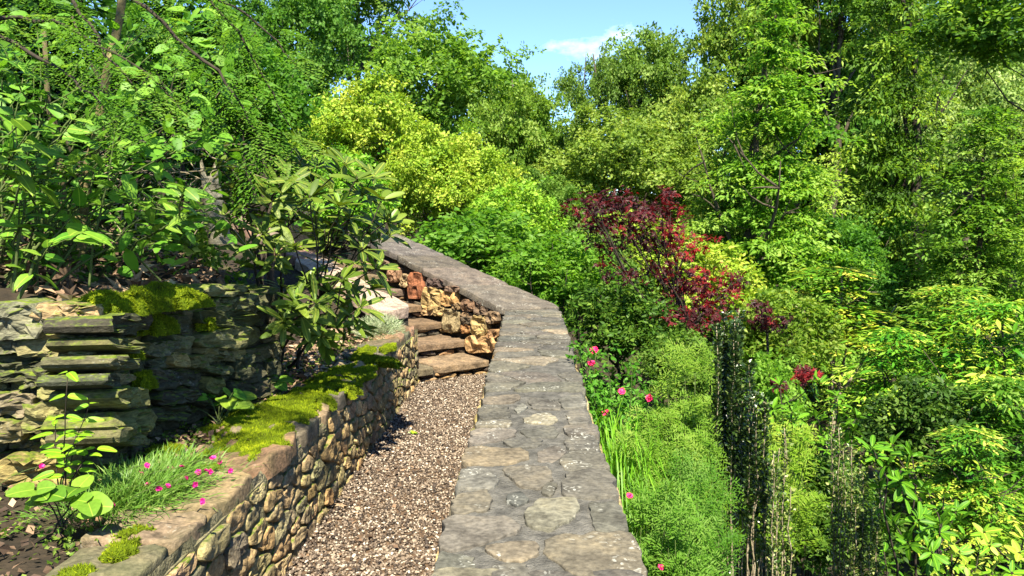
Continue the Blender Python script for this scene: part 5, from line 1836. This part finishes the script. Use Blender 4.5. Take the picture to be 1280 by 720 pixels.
# dianthus clump
dc = PZ(170, 610, .555)
di = thing('dianthus_clump', 'grassy clump with small magenta flowers spilling over the low wall', 'plant', dc)
m = 5200
cx = rng.normal(0, 1, (m, 2))
base = np.stack([dc[0] + .10 * cx[:, 0] + .03, dc[1] + .16 * cx[:, 1], np.full(m, .545) + rng.uniform(0, .02, m)], 1)
d = np.stack([cx[:, 0] * .35 + .35, cx[:, 1] * .3 - .15, rng.uniform(.15, 1.0, m)], 1) + rng.normal(0, .35, (m, 3))
V, F, A = leaves(base, d, unit(rng, m) * .5 + (0, -.3, 1), rng.uniform(.04, .085, m), BLADE, rng.normal(.5, .2, m))
child('foliage', V, F, di, M['greygrass'], A).color = (.72, .72, .8, 1)
for (fx, fy) in [(183, 582), (208, 586), (216, 587), (227, 584), (248, 590), (257, 589), (262, 590), (274, 577), (288, 588), (185, 606), (198, 610), (210, 608), (243, 606), (254, 626), (140, 632), (52, 583), (266, 573), (232, 598), (176, 592)]:
    f = PZ(fx, fy, .60 + rng.uniform(-.02, .05))
    s = np.array((f[0] - rng.uniform(.10, .2), f[1] - rng.uniform(-.05, .10), .57))
    ax3 = np.array((.6, -.6, .55)) + rng.normal(0, .6, 3)
    p = bez(s, (s + f) / 2 + (0, 0, .03), f, 6)
    V, F = tube(p, .0014, 4)
    stl = child('flower_stalk', V, F, di, M['stem'], None, True)
    V, F, A = merge([petal_flower(rng, f, ax3, .0135), petal_flower(rng, f + nrm(ax3) * .003, ax3 + rng.normal(0, .3, 3), .010), petal_flower(rng, f + nrm(ax3) * .006, ax3, .007)])
    child('flower', V, F, di, M['pink'], A)

# silver fluffy plant at the end of the bed
sp = np.array((-1.42, 6.95, .56))
sv = thing('silver_plant', 'soft silvery green cushion plant at the far end of the low wall', 'plant', sp)
m = 3000
ph = unit(rng, m); ph[:, 2] = np.abs(ph[:, 2])
pos = sp + ph * (.24, .42, .17) * rng.uniform(.4, 1, (m, 1))
V, F, A = leaves(pos, ph + rng.normal(0, .5, (m, 3)) + (0, 0, .4), unit(rng, m), rng.uniform(.03, .06, m), BLADE, rng.normal(.5, .25, m))
child('foliage', V, F, sv, M['silver'], A)
parts = []
for i in range(30):
    e = sp + unit(rng, 1)[0] * (.2, .36, .12) + (0, 0, .08)
    parts.append(tube(bez(sp + rng.normal(0, .05, 3) * (1, 1, 0) - (0, 0, .03), (sp + e) / 2 + (0, 0, .05), e, 5), .0018, 4))
V, F, A = merge(parts)
child('stems', V, F, sv, M['stem'], None, True, True)

# low greens in the bed
pts = np.array([bed_pt() for _ in range(1100)])
V, F, A = twig_leaves(rng, pts, np.repeat(np.array([[0, 0, 1.]]), 1100, 0) + rng.normal(0, .2, (1100, 3)), .03, 5, .022, LEAF2W)
wd = link('bed_weeds', make_mesh('bed_weeds', V, F, M['tree'], A))
wd['kind'] = 'stuff'
tag(wd, 'tiny weeds sprouting among the dead leaves of the bed', 'weeds')

# one green leaf lying on the gravel
gl = PZ(518, 541, .02)
fl = link('fallen_leaf', make_mesh('fallen_leaf', PALM[0] * .06, PALM[1], M['yng']), None, gl)
fl.rotation_euler = (.2, .1, .7)
tag(fl, 'single fresh green leaf lying on the gravel path', 'leaf')
for i, (px, py, lb) in enumerate([(425, 632, 'largest dry pinkish leaf at the foot of the low wall on the gravel'), (438, 622, 'smaller dry pinkish leaf a little farther along the wall foot'), (408, 640, 'curled dry brown leaf on the gravel closest to the camera')]):
    gl = PZ(px, py, .024)
    o = link('fallen_leaf', make_mesh('fallen_leaf', PALM[0] * (.055, .04, .035)[i], PALM[1], M['litter'], np.full(len(PALM[0]), .85)), None, gl)
    o.rotation_euler = (.3 * i, .2, 2 * i)
    tag(o, lb, 'leaf', 'dry leaves on the gravel')

# ------------------------------------------------------------------ right of the wall, close by
rng = np.random.default_rng(83)


def holly(label, px, ytop, ybot, wpx, Y, nst, nleaf, leaf, matk, bare=.25, stem='palebark', lean=0.0):
    c = P(px, ybot, Y)
    gx = c[0]
    base = np.array((gx, Y, ground(gx, Y)))
    top = P(px + lean, ytop, Y)
    root = thing('sky_pencil_holly', label, 'shrub', base, 'narrow upright hollies beyond the wall')
    w = wpx * Y / FPX
    Htot = top[2] - base[2]
    lv = []
    for i in range(nst):
        a = rng.uniform(0, 6.28); r = w * math.sqrt(rng.random())
        b = base + np.array((r * .35 * math.cos(a), r * .35 * math.sin(a), -.05))
        e = base + (top - base) * rng.uniform(.72, 1.02) + np.array((r * math.cos(a), r * math.sin(a), 0))
        p = bez(b, (b + e) / 2 + np.array((r * .4 * math.cos(a), r * .4 * math.sin(a), 0)), e, 12, .008, rng)
        V, F = tube(p, np.linspace(.0065, .002, 12), 5)
        child('stem', V, F, root, M[stem], None, True)
        m = nleaf // nst
        t = bare + (1 - bare) * rng.uniform(0, 1, m) ** .85
        t = np.where(rng.random(m) < .06, rng.uniform(bare * .4, 1, m), t)
        q = np.stack([np.interp(t * 11, np.arange(12), p[:, k]) for k in range(3)], 1)
        o = unit(rng, m) * (1, 1, .35)
        lv.append(leaves(q + o * rng.uniform(.0, .028, (m, 1)), o + np.array((0, 0, .7)), np.array((0, 0, 1)) + rng.normal(0, .6, (m, 3)), leaf * rng.uniform(.6, 1.25, m), LEAF2W, rng.normal(.42, .24, m)))
    V, F, A = merge(lv)
    child('foliage', V, F, root, M[matk], A)


holly('tallest dark column holly with bare tan stems at its foot', 915, 395, 720, 25, 4.3, 15, 8000, .026, 'holly', .60)
holly('second dark column holly close against the tallest one', 942, 470, 720, 20, 4.1, 9, 2900, .024, 'holly', .58)
holly('slim dark holly standing apart right of the tall column', 978, 530, 740, 18, 4.0, 7, 1700, .023, 'hollypale', .3)
holly('pale flowering column holly with cream specks in the lower right', 1085, 575, 740, 20, 4.4, 9, 3400, .023, 'hollypale', .42)
holly('thin pale-tipped holly between dark ones and glossy broad leaves', 1055, 520, 740, 13, 4.7, 6, 1800, .022, 'hollypale', .3)


def feathery(label, px, py, rpx, rpy, Y, n, nst, tint=(1, 1, 1), leaf=.06):
    """upright stems clothed in thread-like leaves"""
    c = P(px, py, Y)
    base = np.array((c[0], Y, ground(c[0], Y)))
    root = thing('feathery_shrub', label, 'shrub', base, 'feathery bright green plants beyond the wall')
    w = rpx * Y / FPX; h = rpy * Y / FPX
    lv, sp_ = [], []
    for i in range(nst):
        a = rng.uniform(0, 6.28); r = math.sqrt(rng.random())
        e = c + np.array((w * r * math.cos(a), w * r * math.sin(a), h * (1 - .6 * r * r) * rng.uniform(.1, 1.15)))
        b = base + np.array((w * .5 * r * math.cos(a), w * .5 * r * math.sin(a), -.03))
        p = bez(b, (b + e) / 2 + np.array((0, 0, .1)), e, 10, .01, rng)
        sp_.append(tube(p, np.linspace(.004, .0012, 10), 4))
        tn = rng.normal(.5, .17)
        for kk in (5, 7, 9):
            for sg in ((0,) if kk == 9 else (-1, 1)):
                tg = nrm(p[min(kk + 1, 9)] - p[kk - 1])
                aa = rng.uniform(0, 6.28)
                d = tg * (.55 if kk < 9 else 1) + np.array((math.cos(aa), math.sin(aa), .1)) * (.5 if kk < 9 else .12)
                q, dr_, sz_ = spray(rng, p[kk], d, rng.uniform(.20, .34) * leaf / .04 * (1.25 - .05 * kk), 7, leaf * .62, np.array((0, -.6, 1)))
                keep_ = rng.random(len(q)) < .7
                q, dr_, sz_ = q[keep_], dr_[keep_], sz_[keep_]
                lv.append(leaves(q, dr_, np.array((0, -.6, 1)) + rng.normal(0, .4, q.shape), sz_ * 1.5, LEAF2N, np.clip(rng.normal(tn, .12, len(q)) + .04 * (kk - 6), 0, 1)))
    V, F, A = merge(sp_)
    child('stems', V, F, root, M['stem'], None, True, True)
    V, F, A = merge(lv)
    child('foliage', V, F, root, M['feather'], A).color = (*tint, 1)


feathery('feathery bright green plant reaching up beside the tall dark column', 862, 510, 40, 62, 4.9, 8500, 16, (.85, .9, .9), .042)
feathery('wide feathery green mass in the middle of the bed below the maple', 835, 590, 58, 62, 4.3, 13000, 26, (.75, .85, .8), .038)
feathery('feathery green clump low next to the wall edge', 838, 680, 44, 52, 3.5, 11000, 22, (.55, .75, .7), .034)
feathery('feathery green tuft between the wall edge clump and the bare tan stems', 872, 650, 34, 62, 3.8, 6500, 16, (.5, .7, .7), .034)
feathery('yellowish feathery plant under the dark slim hollies', 968, 610, 45, 60, 5.0, 7000, 22, (1.0, 1.0, .8), .045)

# strap-leaved grass clump
gc = P(772, 590, 4.3)
gb0 = np.array((gc[0], 4.3, ground(gc[0], 4.3)))
gr = thing('grass_clump', 'arching strap-leaved grass clump hanging beside the wall edge', 'grass', gb0)
parts = []
for i in range(330):
    a = rng.uniform(0, 6.28)
    b = gb0 + np.array((rng.normal(0, .05), rng.normal(0, .25), 0))
    L = rng.uniform(1.0, 1.5)
    hk = rng.uniform(.35, .8)
    e = b + np.array((math.cos(a) * .34, math.sin(a) * .5, L * hk))
    mid = b + np.array((math.cos(a) * .10, math.sin(a) * .14, L * (1.75 - hk)))
    p = bez(b, mid, e, 9)
    wdt = np.array([.6, .9, 1, 1, .95, .85, .7, .45, .05]) * rng.uniform(.003, .0055)
    t = nrm(np.gradient(p, axis=0))
    sd = nrm(np.cross(t, np.array((math.cos(a), math.sin(a), .2)) + 0))
    V = np.stack([p - sd * wdt[:, None], p + sd * wdt[:, None]], 1).reshape(-1, 3)
    F = np.array([(2 * k, 2 * k + 1, 2 * k + 3) for k in range(8)] + [(2 * k, 2 * k + 3, 2 * k + 2) for k in range(8)])
    parts.append((V, F, np.full(len(V), np.clip(rng.normal(.5, .22), 0, 1))))
V, F, A = merge(parts)
child('blades', V, F, gr, M['grass'], A, True, True)

# rose bush along the wall
rb0 = P(760, 500, 5.2)
rbb = np.array((rb0[0], 5.2, ground(rb0[0], 5.2)))
ro = thing('rose_bush', 'leafy rose bush with crimson pink blooms just past the wall edge', 'shrub', rbb)
parts, lv = [], []
tipsr = [(738, 455), (745, 438), (775, 490), (812, 497), (757, 517), (725, 420), (760, 440), (790, 455), (735, 480), (770, 520), (800, 480), (745, 500), (728, 445), (815, 470), (780, 470), (750, 470), (790, 500), (765, 480)]
tw = []
for (a, b) in tipsr:
    e = P(a, b + 4, 5.2 + rng.uniform(-.35, .4))
    st0 = rbb + np.array((rng.normal(0, .12), rng.normal(0, .25), -.05))
    p = bez(st0, (st0 + e) / 2 + np.array((0, 0, .15)), e, 10, .01, rng)
    V, F = tube(p, np.linspace(.006, .002, 10), 5)
    child('stem', V, F, ro, M['stem'], None, True)
    for k in range(3, 10):
        for _ in range(2):
            tw.append(p[k] + rng.normal(0, .035, 3))
tw = np.array(tw)
V, F, A = twig_leaves(rng, tw, nrm(np.array((0, -.3, 1)) + rng.normal(0, .3, tw.shape)), .075, 11, .042, LEAF6, .3, .15)
child('foliage', V, F, ro, M['tree'], A).color = (.6, 1.0, .7, 1)
for (a, b) in [(740, 455), (743, 438), (777, 490), (812, 498), (757, 517), (826, 709), (787, 620)]:
    f = P(a, b, 5.0 if b < 600 else 3.4)
    ms_ = []
    for rI, (sz_, n_) in enumerate(((.030, 6), (.024, 5), (.016, 4))):
        ms_.append(petal_flower(rng, f + np.array((0, -.004 * rI, .004 * rI)), np.array((-.1, -.8, .7)) + rng.normal(0, .2, 3), sz_ * (1 if b < 600 else .55), n_))
    V, F, A = merge(ms_)
    child('flower', V, F, ro, M['rosered'], A)


# broad glossy shrubs
def bay(label, px, py, tips_px, Y, seed, size, meshes, n=7, tint=None, young=0.0, name='glossy_shrub'):
    rng = np.random.default_rng(seed)
    c = P(px, py, Y)
    base = np.array((c[0], Y, ground(c[0], Y)))
    root = thing(name, label, 'shrub', base, 'glossy broad-leaved shrubs beyond the wall')
    tips = [P(a, b, Y + rng.uniform(-.5, .5)) for a, b in tips_px]
    ax = stem_system(root, base, tips, rng, .011, M['darktwig'], 6, .12)
    for i, t in enumerate(tips):
        whorl(root, t, nrm(ax[i]) * .6 + rng.normal(0, .4, 3) + np.array((0, -.1, .8)), n - int(rng.integers(0, 3)), size, meshes, rng, rng.uniform(.5, .95), tint, .1)
        if n > 5:
            whorl(root, t - nrm(ax[i]) * size * .6 + rng.normal(0, .02, 3), nrm(ax[i]) * .6 + rng.normal(0, .3, 3) + np.array((0, -.1, .6)), n - 2, size * 1.0, meshes, rng, 1.2, tint, .25)
            whorl(root, t - nrm(ax[i]) * size * 1.2 + rng.normal(0, .04, 3), rng.normal(0, .5, 3) + np.array((0, 0, .6)), n - 3, size * .95, meshes, rng, 1.1, tint, .3)
    return root


bay('glossy broad-leaved shrub under the tiny red maple', 1015, 600, [(975, 480), (1000, 490), (1025, 478), (1045, 495), (990, 515), (1020, 520), (1050, 525), (965, 510), (1005, 545), (1035, 550), (1060, 555), (980, 545), (1000, 575), (1030, 580), (1055, 585), (1010, 605), (965, 570), (1072, 520), (1040, 610), (985, 600)], 5.6, 5, .105, LBY, 7, (1.15, 1.05, 1))
bay('glossy shrub with large dark leaves on a central stem in the lower right', 1130, 720, [(1115, 555), (1090, 560), (1140, 570), (1125, 600), (1160, 615), (1100, 610), (1180, 620), (1150, 650), (1115, 650), (1175, 655), (1135, 680), (1195, 640), (1165, 690), (1205, 670), (1105, 690)], 4.2, 6, .10, LBY, 7, (1.0, 1.0, 1))
bay('low pale green leafy plant in the bottom right corner', 1235, 740, [(1200, 690), (1225, 680), (1250, 700), (1275, 690), (1240, 715), (1215, 712), (1265, 715), (1180, 705), (1190, 680), (1255, 680), (1280, 670), (1230, 665)], 3.7, 7, .075, [LYG, LYL], 7, (.75, .9, .8), name='pale_leafy_plant')
